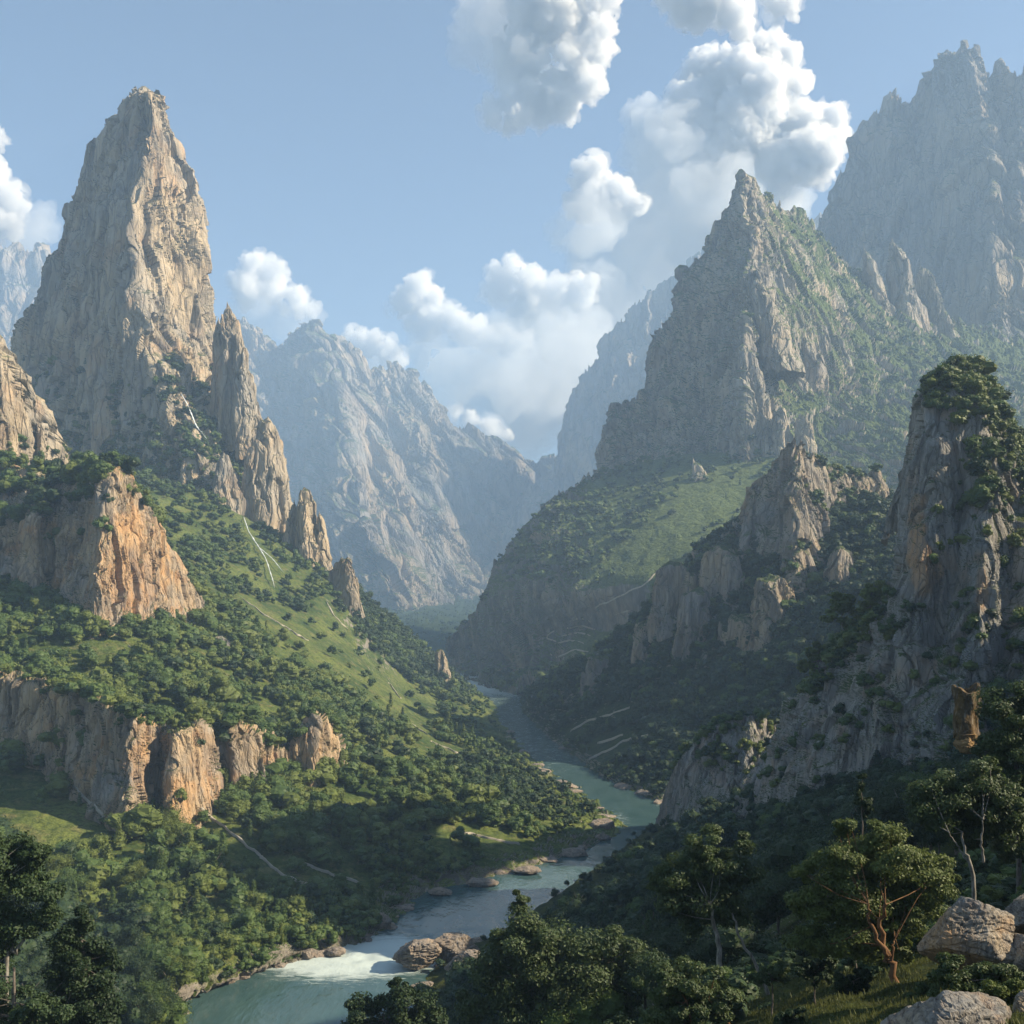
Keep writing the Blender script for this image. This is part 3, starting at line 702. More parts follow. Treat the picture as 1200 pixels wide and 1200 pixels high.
def crown(kind, seed, lod):
    """a crown for a tree of height 1 standing at the origin"""
    r = np.random.default_rng(seed)
    nl = {'round': (11, 6, 4, 20), 'bush': (9, 5, 3, 16), 'slender': (8, 5, 3, 12), 'conifer': (9, 6, 4, 14)}[kind][lod]
    nq = (3, 2, 1, 3)[lod] if kind != 'conifer' else 2
    leaf = (70, 32, 14, 420)[lod]; ls = (.03, .046, .08, .0135)[lod]
    parts = []
    for k in range(nl):
        if kind == 'round':
            a = r.uniform(0, 6.28); rad = r.uniform(.08, .27) * (k > 0); z = r.uniform(.42, .84) - rad * .35
            c = np.array([rad * math.cos(a), rad * math.sin(a), z]); s = np.array([1, 1, .85]) * r.uniform(.13, .21) * (1, 1.25, 1.25, .82)[lod]
        elif kind == 'bush':
            a = r.uniform(0, 6.28); rad = r.uniform(.15, .48) * (k > 0); z = r.uniform(.25, .72) - rad * .3
            c = np.array([rad * math.cos(a), rad * math.sin(a), z]); s = np.array([1.15, 1.15, .9]) * r.uniform(.2, .3)
        elif kind == 'slender':
            t = (k + .5) / nl; a = r.uniform(0, 6.28); rad = .07 * (1 - t)
            c = np.array([rad * math.cos(a), rad * math.sin(a), .16 + .76 * t]); s = np.array([1, 1, 1.5]) * (.11 - .055 * t) * r.uniform(.85, 1.2)
        else:
            t = (k + .3) / nl; c = np.array([r.normal(0, .008), r.normal(0, .008), .14 + .8 * t]); s = np.array([1, 1, .62]) * (.20 * (1 - t) ** .85 + .02) * r.uniform(.85, 1.15)
        V, Q = cubesphere(max(2, nq)) if nq > 1 else cubesphere(2)
        d = 1 + .42 * fbm(V * 2.1 + r.uniform(0, 50, 3), 2) + r.uniform(-.1, .1, (len(V), 1))[:, 0]
        parts.append((c + V * s * ((.6 if lod == 3 else .84) * d)[:, None], Q))
        D = r.normal(0, 1, (leaf, 3)); D[:, 2] += .25; D /= np.linalg.norm(D, axis=1)[:, None]
        parts.append(leaf_quads(c + D * s * r.uniform(.62 if lod == 3 else .8, 1.22, (leaf, 1)), D, ls * (1.25 if kind == 'bush' else 1.), r))
    return join(parts)

KINDS = ('round', 'bush', 'slender', 'conifer')
PROTO = {(k, l, i): crown(k, 100 * KINDS.index(k) + 10 * l + i, l) for k in KINDS for l in range(4) for i in range((4, 4, 3, 3)[l])}

# ------------------------------------------------------------------ where vegetation stands
MEADOWS = [[(284,702),(350,716),(420,750),(480,800),(530,850),(500,872),(440,842),(380,800),(330,765),(296,735)],
           [(-80,880),(0,905),(60,925),(108,955),(120,985),(60,1000),(-80,990)],
           [(180,960),(240,955),(300,990),(350,1030),(410,1030),(400,1045),(330,1050),(250,1005)],
           [(130,960),(180,975),(205,1000),(190,1012),(150,990)],
           [(560,935),(640,925),(655,935),(600,950)],
           [(540,965),(600,975),(640,990),(600,1000),(550,985)],
           [(318,1022),(370,1035),(360,1052),(325,1045)]]
PATHS_LEFT = (([(85,922),(110,945),(132,968)],3.5), ([(236,948),(262,970),(300,1000),(330,1025),(368,1040)],6.), ([(150,757),(175,770),(190,777)],3.5), ([(284,702),(312,722),(340,738),(362,752)],3.5), ([(383,706),(392,722),(408,738)],4.5), ([(478,848),(500,860)],3), ([(345,1008),(380,1022),(420,1035)],6.5),
               ([(455,800),(470,820)],3), ([(505,870),(530,880),(560,893)],3), ([(540,975),(580,985),(610,990)],3))
PATHS_RIGHT = (([(768,672),(755,685),(735,695),(715,705),(698,712)],4), ([(668,728),(680,725),(692,728)],3.5), ([(664,737),(682,734),(697,738)],3.5), ([(658,746),(676,742),(692,745)],3.5), ([(650,755),(668,751),(684,754)],3.5), ([(640,765),(655,770),(672,762),(690,765)],4), ([(720,720),(740,715)],3), ([(650,740),(640,748),(652,752)],3),
               ([(668,858),(690,845),(715,838),(738,830)],3.2), ([(690,890),(712,880),(735,868),(760,862)],3.), ([(700,872),(730,862)],4))
STREAMS = (([(212,462),(222,480),(230,500),(243,516)],4), ([(272,588),(284,604),(292,625),(303,642),(312,658),(322,690)],3.5), ([(300,640),(318,655),(332,672)],2.5))
_pp = np.concatenate([catmull(np.array(pl, float), np.linspace(0, len(pl) - 1, 24)) for pl, _ in PATHS_LEFT + PATHS_RIGHT + STREAMS])
def near_path(px, py, d=9.):
    px = np.asarray(px); out = np.zeros(px.shape, bool)
    for a, b_ in _pp: out |= (px - a) ** 2 + (py - b_ - 3) ** 2 < d * d
    return out
BEACH = [(490,1050),(560,1012),(640,990),(690,958),(728,945),(730,985),(660,1015),(560,1045)]
SHELF = [(716,650),(770,600),(850,545),(892,560),(880,590),(840,620),(800,655),(775,690),(765,735),(715,752),(690,745),(720,700),(700,690)]
FOREST = []         # (x, y, z, h, kind, tone, region)

def scatter(key, n, hr, kinds, tones, region, cond, gap=.55, minz=.25):
    P, N = SHEETS[key]
    P = P[::2, ::2]; N = N[::2, ::2]
    px, py = to_px(P)
    ar = np.linalg.norm(np.cross(np.gradient(P, axis=1), np.gradient(P, axis=0)), axis=-1)
    # trees show in the picture by their number per picture area as well as per ground area: mix the two
    w_ = ar ** .75 * cond(px, py, P, N) * (N[..., 2] > minz) * (px > -90) * (px < 1290) * (py < 1260) * (P[..., 2] > .8)
    w_ = np.clip(w_, 0, None).ravel()
    if key in ('left', 'meadow', 'right'): w_ = w_ * ~near_path(px, py).ravel()
    if key == 'left': w_ = w_ * ~inside(px, py, BEACH).ravel() * (P[..., 2] > np.where(P[..., 1] > 600, 2.4, .8)).ravel()
    if w_.sum() <= 0: return
    idx = rng.choice(len(w_), size=min(n, int((w_ > 0).sum())), replace=False, p=w_ / w_.sum())
    pts = P.reshape(-1, 3)[idx] + 0.0
    occ = {}
    for p in pts:
        h = (hr[0] + (hr[1] - hr[0]) * rng.beta(1.3, 1.7)) * (1.35 if rng.random() < .1 else .6 if rng.random() < .22 else 1.0)
        if key in ('left', 'front', 'right') and p[1] > 330: h *= float(np.clip(.42 + p[2] / 32., .42, 1))
        p = p + np.array([rng.normal(0, .8), rng.normal(0, .8), 0])
        g = h * gap; c = (int(p[0] // (2 * g + 1e-6)), int(p[1] // (2 * g + 1e-6)))
        bad = False
        for a in (-1, 0, 1):
            for b_ in (-1, 0, 1):
                for q in occ.get((c[0] + a, c[1] + b_), ()):
                    if (q[0] - p[0]) ** 2 + (q[1] - p[1]) ** 2 < (g * .62 + q[2] * .3) ** 2: bad = True
        if bad: continue
        occ.setdefault(c, []).append((p[0], p[1], g))
        FOREST.append((p[0], p[1], p[2] - .05 * h, h, rng.choice(KINDS, p=kinds), rng.choice(3, p=tones), region))

def patchy(P, L, lo, hi, seed=0.):
    return sm(lo, hi, fbm(P / L + seed, 3))

def left_cond(px, py, P, N):
    w_ = .10 + .9 * patchy(P, 45, -.18, .12)
    for m in MEADOWS: w_ = np.where(inside(px, py, m), .035, w_)
    w_ = np.where((py > 1040) & (px > 120) & (px < 440), w_ + .5, w_)
    return w_
dark_point = [(520,880),(600,890),(670,905),(725,950),(700,980),(600,960),(540,940)]
scatter('left', 260, (7, 12), (.6, .3, .0, .1), (.0, 0, 1.), 'left', lambda px, py, P, N: 1. * ((px < 170) & (py > 1070) & (P[..., 1] > 110)), .45)  # all dark leaves: shade of the lower left corner put into their colour
scatter('left', 1500, (8, 15), (.52, .22, .14, .12), (.55, .33, .12), 'left', lambda px, py, P, N: left_cond(px, py, P, N) * ((px > 170) | (py < 1070)) * ~inside(px, py, dark_point) * (P[..., 1] < 560), .5)
scatter('left', 2700, (8, 15), (.5, .28, .12, .10), (.52, .38, .1), 'left', lambda px, py, P, N: left_cond(px, py, P, N) * ~inside(px, py, dark_point) * (P[..., 1] >= 520) * (P[..., 1] < 900), .42)
scatter('gorge', 1500, (9, 16), (.4, .4, .05, .15), (.3, .1, .6), 'shelf', lambda px, py, P, N: 1. + 0 * px, .5)
scatter('left', 2200, (8, 14), (.5, .40, .05, .05), (.5, .2, .3), 'left', lambda px, py, P, N: left_cond(px, py, P, N) * (P[..., 1] >= 880), .5)
scatter('left', 420, (7, 12), (.5, .2, .15, .15), (.15, 0, .85), 'point', lambda px, py, P, N: inside(px, py, dark_point) * 1., .42)
scatter('left', 900, (9, 14), (.6, .2, .1, .1), (.1, 0, .9), 'left', lambda px, py, P, N: 1. * inside(px, py, [(395,670),(520,780),(525,810),(480,800),(420,740)]), .42)
scatter('upper_cliff', 420, (9, 17), (.45, .55, 0, 0), (.5, .3, .2), 'clifftop', lambda px, py, P, N: (py < 640) * 1. + .06, .42, .3)
scatter('lower_cliff', 220, (7, 12), (.4, .6, 0, 0), (.55, .35, .1), 'clifftop', lambda px, py, P, N: (py < 880) * 1. + .05, .42, .35)
scatter('crag', 250, (8, 13), (.3, .7, 0, 0), (.5, .2, .3), 'crag', lambda px, py, P, N: (py > 520) * 1., .5, .1)
scatter('right', 4200, (9, 15), (.55, .25, .1, .1), (.14, .02, .84), 'right', lambda px, py, P, N: .35 + patchy(P, 40, -.35, 0.), .42, .15)
scatter('pinnacle', 900, (5, 10), (.4, .6, 0, 0), (.5, .3, .2), 'right', lambda px, py, P, N: 1. * ((px > 940) | (py > 640)), .5, .42)
scatter('meadow', 2200, (9, 15), (.4, .55, 0, .05), (.45, .1, .45), 'shelf', lambda px, py, P, N: (.15 + patchy(P, 80, -.2, .1)) * np.where(inside(px, py, SHELF), .07, 1.), .5, .25)
scatter('peak', 1000, (9, 16), (.3, .7, 0, 0), (.5, .25, .25), 'peak', lambda px, py, P, N: (px > 880) * (.1 + patchy(P, 90, -.1, .2)) + (py > 620) * .8, .5, .42)
scatter('tower', 2600, (9, 16), (.3, .55, 0, .15), (.35, .1, .55), 'tower', lambda px, py, P, N: sm(410, 560, py) * (.12 + patchy(P, 60, -.15, .15)), .46, .2)
scatter('right_cliff', 1400, (3.5, 8), (.4, .6, 0, 0), (.45, .4, .15), 'cliffside', lambda px, py, P, N: np.where(py < 600, 1.6 * ((px > 1125) | (py < 485)), .14) * ((px > 1085) | (py > 700)) + 2. * inside(px, py, [(940,830),(960,760),(1020,690),(1045,690),(1030,740),(975,800)]), .42, .2)
scatter('knob', 160, (4, 7.5), (.4, .6, 0, 0), (.45, .45, .1), 'knob', lambda px, py, P, N: (py < 910) * 1., .42, .25)
scatter('front', 1100, (6.5, 11), (.62, .18, .06, .14), (.06, 0, .94), 'front', lambda px, py, P, N: 1. * (P[..., 1] > 95), .45, .05)
scatter('front', 700, (1.2, 2.4), (.2, .8, 0, 0), (.2, .05, .75), 'front', lambda px, py, P, N: (P[..., 1] > 36) * (P[..., 1] < 100) * np.where(inside(px, py, [(850,1215),(880,1160),(960,1140),(1020,1150),(1010,1215)]), .03, 1.), .4, .05)

# ------------------------------------------------------------------ sort into single trees and far woods
FOREST = [f for f in FOREST if f[1] > 60]
arr = np.array([(f[0], f[1], f[2], f[3]) for f in FOREST])
fpx, fpy = to_px(arr[:, :3] + np.array([0, 0, 1]) * arr[:, 3:4] * .6)
size = arr[:, 3] / arr[:, 1] * F
vis0 = np.array([0 <= fpx[i] <= 1200 and 0 <= fpy[i] <= 1200 and seen(arr[i, :3] + (0, 0, arr[i, 3] * .75)) for i in range(len(FOREST))])
vis1 = np.array([vis0[i] or seen(arr[i, :3] + (0, 0, arr[i, 3] * .95), (-30, 0, 30)) for i in range(len(FOREST))])
TONE = (M_leaf, M_leaf_y, M_leaf_d)
order = np.argsort(-size * vis0)
single = set(order[:285].tolist())
WORD = {'left': 'on the left bank slope', 'point': 'on the dark wooded point by the river bend', 'clifftop': 'on top of a left hand cliff', 'crag': 'below the left crag',
        'right': 'in the dark wood right of the river', 'shelf': 'on the meadow shelf', 'peak': 'on the right peak', 'tower': 'at the foot of the rock tower', 'cliffside': 'on the big right cliff',
        'knob': 'on the low bluff left of the big cliff', 'front': 'on the front hillside above the right bank'}
KW = {'round': 'round crowned', 'bush': 'low spreading', 'slender': 'slender upright', 'conifer': 'pointed conical'}
TW = ('mid green', 'yellow green', 'dark green')
CR = {}; TR = {}
def trunk_mesh(kind, seed):
    r = np.random.default_rng(seed); z = np.linspace(0, .62 if kind != 'conifer' else .9, 8)
    pts = np.stack([np.cumsum(r.normal(0, .008, 8)), np.cumsum(r.normal(0, .008, 8)), z], 1)
    parts = [tube(pts, np.linspace(.022, .008, 8))]
    for k in range(4):
        a = r.uniform(0, 6.28); i = r.integers(3, 7); b0 = pts[i]
        parts.append(tube([b0, b0 + np.array([math.cos(a) * .1, math.sin(a) * .1, .1]), b0 + np.array([math.cos(a) * .2, math.sin(a) * .2, .24])], [.009, .006, .003], 5))
    return join(parts)
def mesh_of(name, VQ, mat):
    o = link_mesh(name, VQ[0], VQ[1], mat); me = o.data; bpy.data.objects.remove(o); return me
def empty(name, loc, rz=0., sc=1.):
    o = bpy.data.objects.new(name, None); COL.objects.link(o); o.location = loc; o.rotation_euler = (0, 0, rz); o.scale = (sc, sc, sc); o.empty_display_size = .1
    return o
def child(name, me, root):
    o = bpy.data.objects.new(name, me); COL.objects.link(o); o.parent = root; return o

for i in sorted(single):
    x, y, z, h, kind, tone, reg = FOREST[i]
    lo_ = 3 if size[i] > 48 else 0; v_ = int(rng.integers(3 if lo_ else 4)); k = (kind, v_, tone, lo_)
    if k not in CR: CR[k] = mesh_of("crown", PROTO[(kind, lo_, v_)], TONE[tone])
    if (kind, v_) not in TR: TR[(kind, v_)] = mesh_of("trunk", trunk_mesh(kind, v_), M_bark)
    nm = {'round': 'broadleaf_tree', 'bush': 'bush', 'slender': 'slender_tree', 'conifer': 'conifer_tree'}[kind]
    t = empty(nm, (x, y, z), rng.uniform(0, 6.28), h)
    child("crown", CR[k], t); child("trunk", TR[(kind, v_)], t)
    tag(t, f"{TW[tone]} {KW[kind]} {'bush' if kind == 'bush' else 'tree'} {WORD[reg]}", 'bush' if kind == 'bush' else 'tree', f"trees {WORD[reg]}")

def forest(name, ids, label):
    Vs = []; Qs = []; Ms = []; n = 0
    groups = {}
    for i in ids:
        x, y, z, h, kind, tone, reg = FOREST[i]
        s = size[i] * .853
        lod = 0 if s > 22 else 1 if s > 9 else 2
        groups.setdefault((kind, lod, int(rng.integers(4 if lod < 2 else 3))), []).append(i)
    for k, g in groups.items():
        V, Q = PROTO[k]; g = np.array(g); m = len(g)
        a = rng.uniform(0, 6.28, m); h = arr[g, 3]; wd = h * rng.uniform(.9, 1.25, m)
        c, s_ = np.cos(a), np.sin(a)
        X = (V[None, :, 0] * c[:, None] - V[None, :, 1] * s_[:, None]) * wd[:, None] + arr[g, 0:1]
        Y_ = (V[None, :, 0] * s_[:, None] + V[None, :, 1] * c[:, None]) * wd[:, None] + arr[g, 1:2]
        Z = V[None, :, 2] * h[:, None] + arr[g, 2:3]
        Vs.append(np.stack([X, Y_, Z], -1).reshape(-1, 3))
        Qs.append((Q[None] + (np.arange(m) * len(V))[:, None, None]).reshape(-1, 4) + n); n += m * len(V)
        Ms.append(np.repeat([FOREST[i][5] for i in g], len(Q)))
    if not Vs: return
    o = link_mesh(name, np.concatenate(Vs), np.concatenate(Qs), None, mats=list(TONE), mat_idx=np.concatenate(Ms))
    tag(o, label, "woods", None, "stuff")
rest = [i for i in range(len(FOREST)) if vis1[i] and i not in single]
for regs, lab in ((('left', 'point', 'clifftop', 'crag'), "mixed green woods over the left slopes and cliff tops"),
                  (('right', 'knob', 'cliffside'), "dark green woods on the right side above the river"),
                  (('shelf', 'peak', 'tower'), "small far trees dotted over the upper slopes"),
                  (('front',), "dark undergrowth trees filling the front hillside")):
    forest("woods", [i for i in rest if FOREST[i][6] in regs], lab)
print("FOREST", len(FOREST), "visible", int(vis0.sum()), "kept", len(rest), "smallest single px", size[order[284]])
# ------------------------------------------------------------------ boulders
def boulder(seed, n=14, cuts=11, rough=.10, flat=1.0, tilt=0.):
    r = np.random.default_rng(seed); V, Q = cubesphere(n)
    V = V * (1 + .22 * fbm(V * 1.2 + seed, 2))[:, None]
    for k in range(cuts):
        d = r.normal(0, 1, 3); d[2] *= .8; d /= np.linalg.norm(d); lim = r.uniform(.55, .85)
        t = V @ d; V = np.where((t > lim)[:, None], V - d * ((t - lim) * .93)[:, None], V)
    strata = V[:, 2] * 7 + .6 * V[:, 0] + 1.5 * fbm(V * 1.5 + seed, 2)
    st = np.abs((strata % 1) - .5)
    N = V / np.linalg.norm(V, axis=1)[:, None]
    V = V + N * (rough * (fbm(V * 4 + seed, 3) + .7 * ridged(V * 9 + seed, 2) - .4) - rough * .8 * np.exp(-(st / .09) ** 2))[:, None]
    return V * np.array([1, 1, flat]), Q

def rock_thing(name, px0, px1, py0, py1, Y, seed, label, mat=None, depth=1.0, n=14, cat="boulder", group=None, rz=0., z=None, sink=.25, cuts=11, rust=None):
    cx, cy, cz = at((px0 + px1) / 2, (py0 + py1) / 2, Y); s = Y / F
    w_ = (px1 - px0) / 2 * s; h_ = (py1 - py0) / 2 * s
    V, Q = boulder(seed, n, cuts, .05 if n >= 30 else .10)
    V = V / np.abs(V).max(0) * np.array([w_, w_ * depth, h_])
    c, si = math.cos(rz), math.sin(rz)
    st = None if rust is None else {"stain": sm(.05, -.45, V[:, 0] / w_ + .5 * V[:, 2] / h_ + .4 * fbm(V / w_ * 2, 2)) * rust}
    o = link_mesh(name, V, Q, mat or M_boulder, attr=st); o.location = (cx, cy, cz if z is None else z)
    tag(o, label, cat, group); return o

M_moss_rock = M_boulder
rock_thing("boulder", 1082, 1192, 1042, 1150, 44, 11, "big layered grey boulder with a rusty left side under the right tree", depth=.9, n=44, cuts=14, rust=.8)
rock_thing("boulder", 1040, 1205, 1158, 1300, 33, 23, "broad pale grey slab boulder at the bottom edge", depth=.8, n=44, cuts=14)
rock_thing("boulder", 1168, 1260, 1042, 1100, 47, 31, "grey boulder behind the big layered one, cut by the frame edge", n=30)
rock_thing("boulder", 1176, 1250, 1162, 1240, 34, 43, "small grey boulder in the bottom corner beside the broad slab", n=30)
rock_thing("boulder", 1172, 1260, 1092, 1150, 43, 57, "grey boulder with mossy top right of the big layered one", n=30)

# tan rock pillar with a hollow top standing in the dark wood
Yp = 92.; s = Yp / F; cx, cy, cz = at(1132, 866, Yp)
nr, nc = 60, 72
t = np.linspace(0, 1, nr)[:, None]; a = np.linspace(0, 2 * math.pi, nc)[None]
hgt = 58 * s; rad = 13.5 * s * (1 - .05 * np.sin(t * 5) + .12 * (t < .12) + .03 * sm(.8, .95, t) + .10 * np.sin(t * 9 + 2 * np.cos(a))) * (1 + .09 * np.cos(3 * a + .4) + .07 * np.cos(5 * a + 1.3))
rim = 1 + .05 * np.cos(2 * a - .4) + .03 * np.cos(5 * a) + .06 * (np.cos(a - .2) > .85) + .05 * (np.cos(a - 2.9) > .85)
PP = np.stack([rad * np.cos(a) + 0 * t, rad * np.sin(a) + 0 * t, hgt * t * rim], -1)
inn = []
for q in (.8, .72, .6, .3, .02):
    inn.append(np.stack([rad[-1:] * q * np.cos(a), rad[-1:] * q * np.sin(a), hgt * rim * (1 - (.0 if q > .75 else .12 * (1 - q * q * .4)))], -1))
PP = np.concatenate([PP] + inn, 0)
PP = PP + ((fbm(PP / (5 * s) * .6 + 3, 3) * 1.3 + 1.6 * (cell(PP / (11 * s) * np.array([1, 1, .45]) + 4)[3]))[..., None] * 1.3 * s) * np.array([1, 1, .5]); PP[:, -1] = PP[:, 0]
pil = link_mesh("rock_pillar", PP.reshape(-1, 3), grid_faces(*PP.shape[:2])[:, ::-1], rock_mat("golden_stone", 2.2, thr=1.3, tan=.6, orange=.3, grey=(.10, .072, .032), tanc=(.155, .10, .042))); pil.location = (cx, cy, cz)
tag(pil, "golden brown rock pillar with a hollowed top standing in the dark wood", "rock pillar")
rock_thing("boulder", 1116, 1146, 858, 884, 91.5, 71, "brown boulder at the foot of the golden rock pillar", mat=plain("brown_stone", (.26, .17, .08), .9, 2.), n=18)

# rocks along the river edges
for i, (x0, x1, y0, y1, lab) in enumerate([
    (168,222,1116,1148,"big slanting rock slab at the left river edge"), (205,252,1132,1158,"pale flat rock beside the slanting slab at the left river edge"),
    (190,218,1168,1190,"low rock where the left bank meets the picture bottom"), (244,292,1108,1136,"brown bank rock below the trees at the left river edge"),
    (292,338,1114,1130,"long brown bank rock left of the rapids"), (346,374,1112,1124,"bank rock between the long brown rock and the rapids"), (380,410,1110,1121,"rock at the head of the rapids on the left bank"),
    (455,520,1100,1136,"broad brown rock ledge in the water right of the rapids"), (498,562,1090,1130,"rock hump at the bush tuft right of the rapids"), (520,575,1112,1146,"low brown rock ledge nearest the dark front tree"),
    (430,462,1066,1090,"rock under the bright bush left of the rapids"), (500,530,1040,1050,"flat rock on the inner bend of the left bank"), (545,585,1030,1040,"long flat shore rock on the inner bend"), (600,638,1015,1025,"shore rock at the end of the stony beach"),
    (655,690,994,1004,"stony ledge below the dark point"), (690,724,958,975,"rock at the very tip of the dark point"), (695,716,976,986,"rock just below the tip of the dark point")]):
    yb = y1 - 2; Y = wY(max(yb, 800)); o = rock_thing("bank_rock", x0, x1, y0, y1, Y, 90 + 7 * i, lab, mat=M_bank, depth=.7, n=18, cat="rock", group="rocks along the river bank")
# a stony margin following both banks: single rocks
for side, edge in (("left", [r[-2] for r in left_rows[:-2]]), ("right", [r[1] for r in right_rows[:5]] + [r[1] for r in fg[3:]])):
    E = np.array([at(*p) for p in edge]); E = E[np.argsort(E[:, 1])]
    ts = np.sort(rng.uniform(0, len(E) - 1, 70 if side == "left" else 40)); Q_ = catmull(E, ts)
    for k, q in enumerate(Q_):
        if q[1] > 1000: continue
        sx = q[1] * rng.uniform(.004, .012)
        V, Q = boulder(int(rng.integers(1e6)), 9, 8); V = V * np.array([sx, sx * .8, sx * rng.uniform(.22, .4)])
        o = link_mesh("bank_rock", V, Q, M_bank); o.location = (q[0] + rng.normal(0, 2) + (-1.5 if side == "left" else 1.5), q[1] + rng.normal(0, 2), .25); o.rotation_euler = (0, 0, rng.uniform(0, 6.28))
        tag(o, f"small brown shore rock at the {side} river edge", "rock", f"small shore rocks at the {side} river edge")

# ------------------------------------------------------------------ foot paths, scree tracks and falling streams
def strip(name, pl, width, mat, label, cat, jitter=4., lift=.5, out=0., thick=.4):
    pts = []
    pl = np.array(pl, float)
    L = np.linalg.norm(np.diff(pl, axis=0), axis=1).sum(); n = int(max(6, L / 2.0))
    C = catmull(pl, np.linspace(0, len(pl) - 1, n))
    C = C + np.stack([fbm(np.stack([np.arange(n) * .22, np.full(n, pl[0, 0]), np.full(n, pl[0, 1])], 1), 3), fbm(np.stack([np.arange(n) * .22, np.full(n, pl[0, 1]), np.full(n, 9.)], 1), 3)], 1) * jitter
    for px, py in C:
        h = cast(px, py)
        if h is None: continue
        d = (EYEV - h).normalized(); pts.append(np.array(h + d * out) + (0, 0, lift))
    if len(pts) < 4: return
    A = np.array(pts); sm_ = A.copy()
    for _ in range(2): sm_[1:-1] = (A[:-2] + 2 * A[1:-1] + A[2:]) / 4; A = sm_.copy()
    px, py = to_px(A); V = []
    T = np.gradient(A, axis=0)
    side = np.cross(T, [0, 0, 1.]); side[:, 2] = 0; ln = np.linalg.norm(side, axis=1)[:, None]; side = np.where(ln > .2, side / (ln + 1e-9), np.array([[1., 0, 0]]))
    n = len(A); wv = width * .72 / F * A[:, 1] * (.25 + .75 * np.abs(fbm(np.stack([np.arange(n) * .35, np.full(n, 3.), np.full(n, pl[0, 0])], 1), 2)) * 2) * np.clip(np.minimum(np.arange(n), n - 1 - np.arange(n)) / 4., .2, 1)
    lft = A + side * wv[:, None] * .5; rgt = A - side * wv[:, None] * .5
    G = np.stack([lft - (0, 0, thick), lft, A + (0, 0, .15), rgt, rgt - (0, 0, thick)], 1)
    o = link_mesh(name, G.reshape(-1, 3), grid_faces(n, 5), mat, smooth=True); tag(o, label, cat, None, "structure")

for pl, w_ in PATHS_LEFT: strip("path", pl, w_, M_path, "pale worn track crossing the left slope", "path", lift=.9, thick=1.5)
for pl, w_ in PATHS_RIGHT: strip("path", pl, w_, M_path, "pale stony track on the right hillside", "path", lift=1.4, jitter=3., thick=2.)
for (pl, w_), lab, o_ in zip(STREAMS, ("white stream falling down the rock tower", "thin waterfall running from the foot of the tower", "side thread of the thin waterfall"), (22., 12., 12.)):
    strip("stream", pl, w_, M_stream, lab, "stream", .8, 1.5, o_)

# ------------------------------------------------------------------ foreground trees
def fg_tree(name, label, cat, base, Y, lobes, trunks, seed, leafmat, barkmat=None, nclump=40, per=320, leafpx=2.6, clump=.40, depth=.8, tdy=0.):
    r = np.random.default_rng(seed); s = Y / F; leafpx *= .8; per = int(per * 1.5)
    bx, by = base; org = np.array(at(bx, by, Y))
    g = drop(org[0], org[1], org[2] + 6)
    root = empty(name, tuple(org)); parts = []
    loc = lambda px, py, dy=0.: np.array(at(px, py, Y + dy)) - org
    tips = []
    for pl, wpx in trunks:
        pts = np.array([loc(x, y, tdy + r.normal(0, .05) * k) for k, (x, y) in enumerate(pl)])
        if abs(pl[0][0] - bx) < 25 and by - pl[0][1] < 30: pts[0] -= (0, 0, max(.4, org[2] - g + .4) if g < org[2] else .4)
        n = 14; C = catmull(pts, np.linspace(0, len(pts) - 1, n)); C[1:-1] += r.normal(0, .25 * wpx * s, (n - 2, 3))
        parts.append(tube(C, np.linspace(wpx * s * .55, wpx * s * .22, n), 8)); tips += [C[-1], C[-4], C[-7]]
    tips = np.array(tips); lv = []
    tot = sum(rx * ry for _, _, rx, ry in lobes)
    for (lx, ly, rx, ry) in lobes:
        c = loc(lx, ly); R_ = np.array([rx * s, (rx + ry) * .5 * s * depth, ry * s])
        m = max(6, int(round(nclump * 1.6 * rx * ry / tot)))
        for k in range(m):
            d = r.normal(0, 1, 3); d /= np.linalg.norm(d); q = c + d * R_ * r.uniform(.3, 1.0) ** .6 * r.choice([.72, .9, 1.06])
            cr = min(R_) * clump * r.uniform(.5, 1.3); ax = np.array([1.15, 1.15, .72]) * cr
            D = r.normal(0, 1, (per, 3)); D /= np.linalg.norm(D, axis=1)[:, None]; rr = r.uniform(.25, 1.08, (per, 1)) ** .55
            pos = q + D * ax * rr * (1 + .3 * r.normal(0, 1, (per, 1)) * .4)
            out = D * .7 + (q - c) / R_ * .6 + np.array([0, 0, .35])
            lv.append(leaf_quads(pos, out, leafpx * s, r, .55))
            if r.random() > (.35 if tdy == 0 else .10): continue
            b0 = tips[np.argmin(np.linalg.norm(tips - q, axis=1))]; mid_ = (b0 + q) / 2 + r.normal(0, .06, 3) * np.linalg.norm(q - b0) + (0, 0, -.05 * np.linalg.norm(q - b0))
            parts.append(tube(catmull(np.array([b0, mid_, q]), np.linspace(0, 2, 7)), np.linspace(.7 * s, .25 * s, 7), 5))
    # loose sprigs breaking the outline
    V, Q = join(lv); link_mesh("crown", V, Q, leafmat, root)
    V, Q = join(parts); link_mesh("trunk", V, Q, barkmat or M_bark, root, smooth=True)
    tag(root, label, cat, None); return root

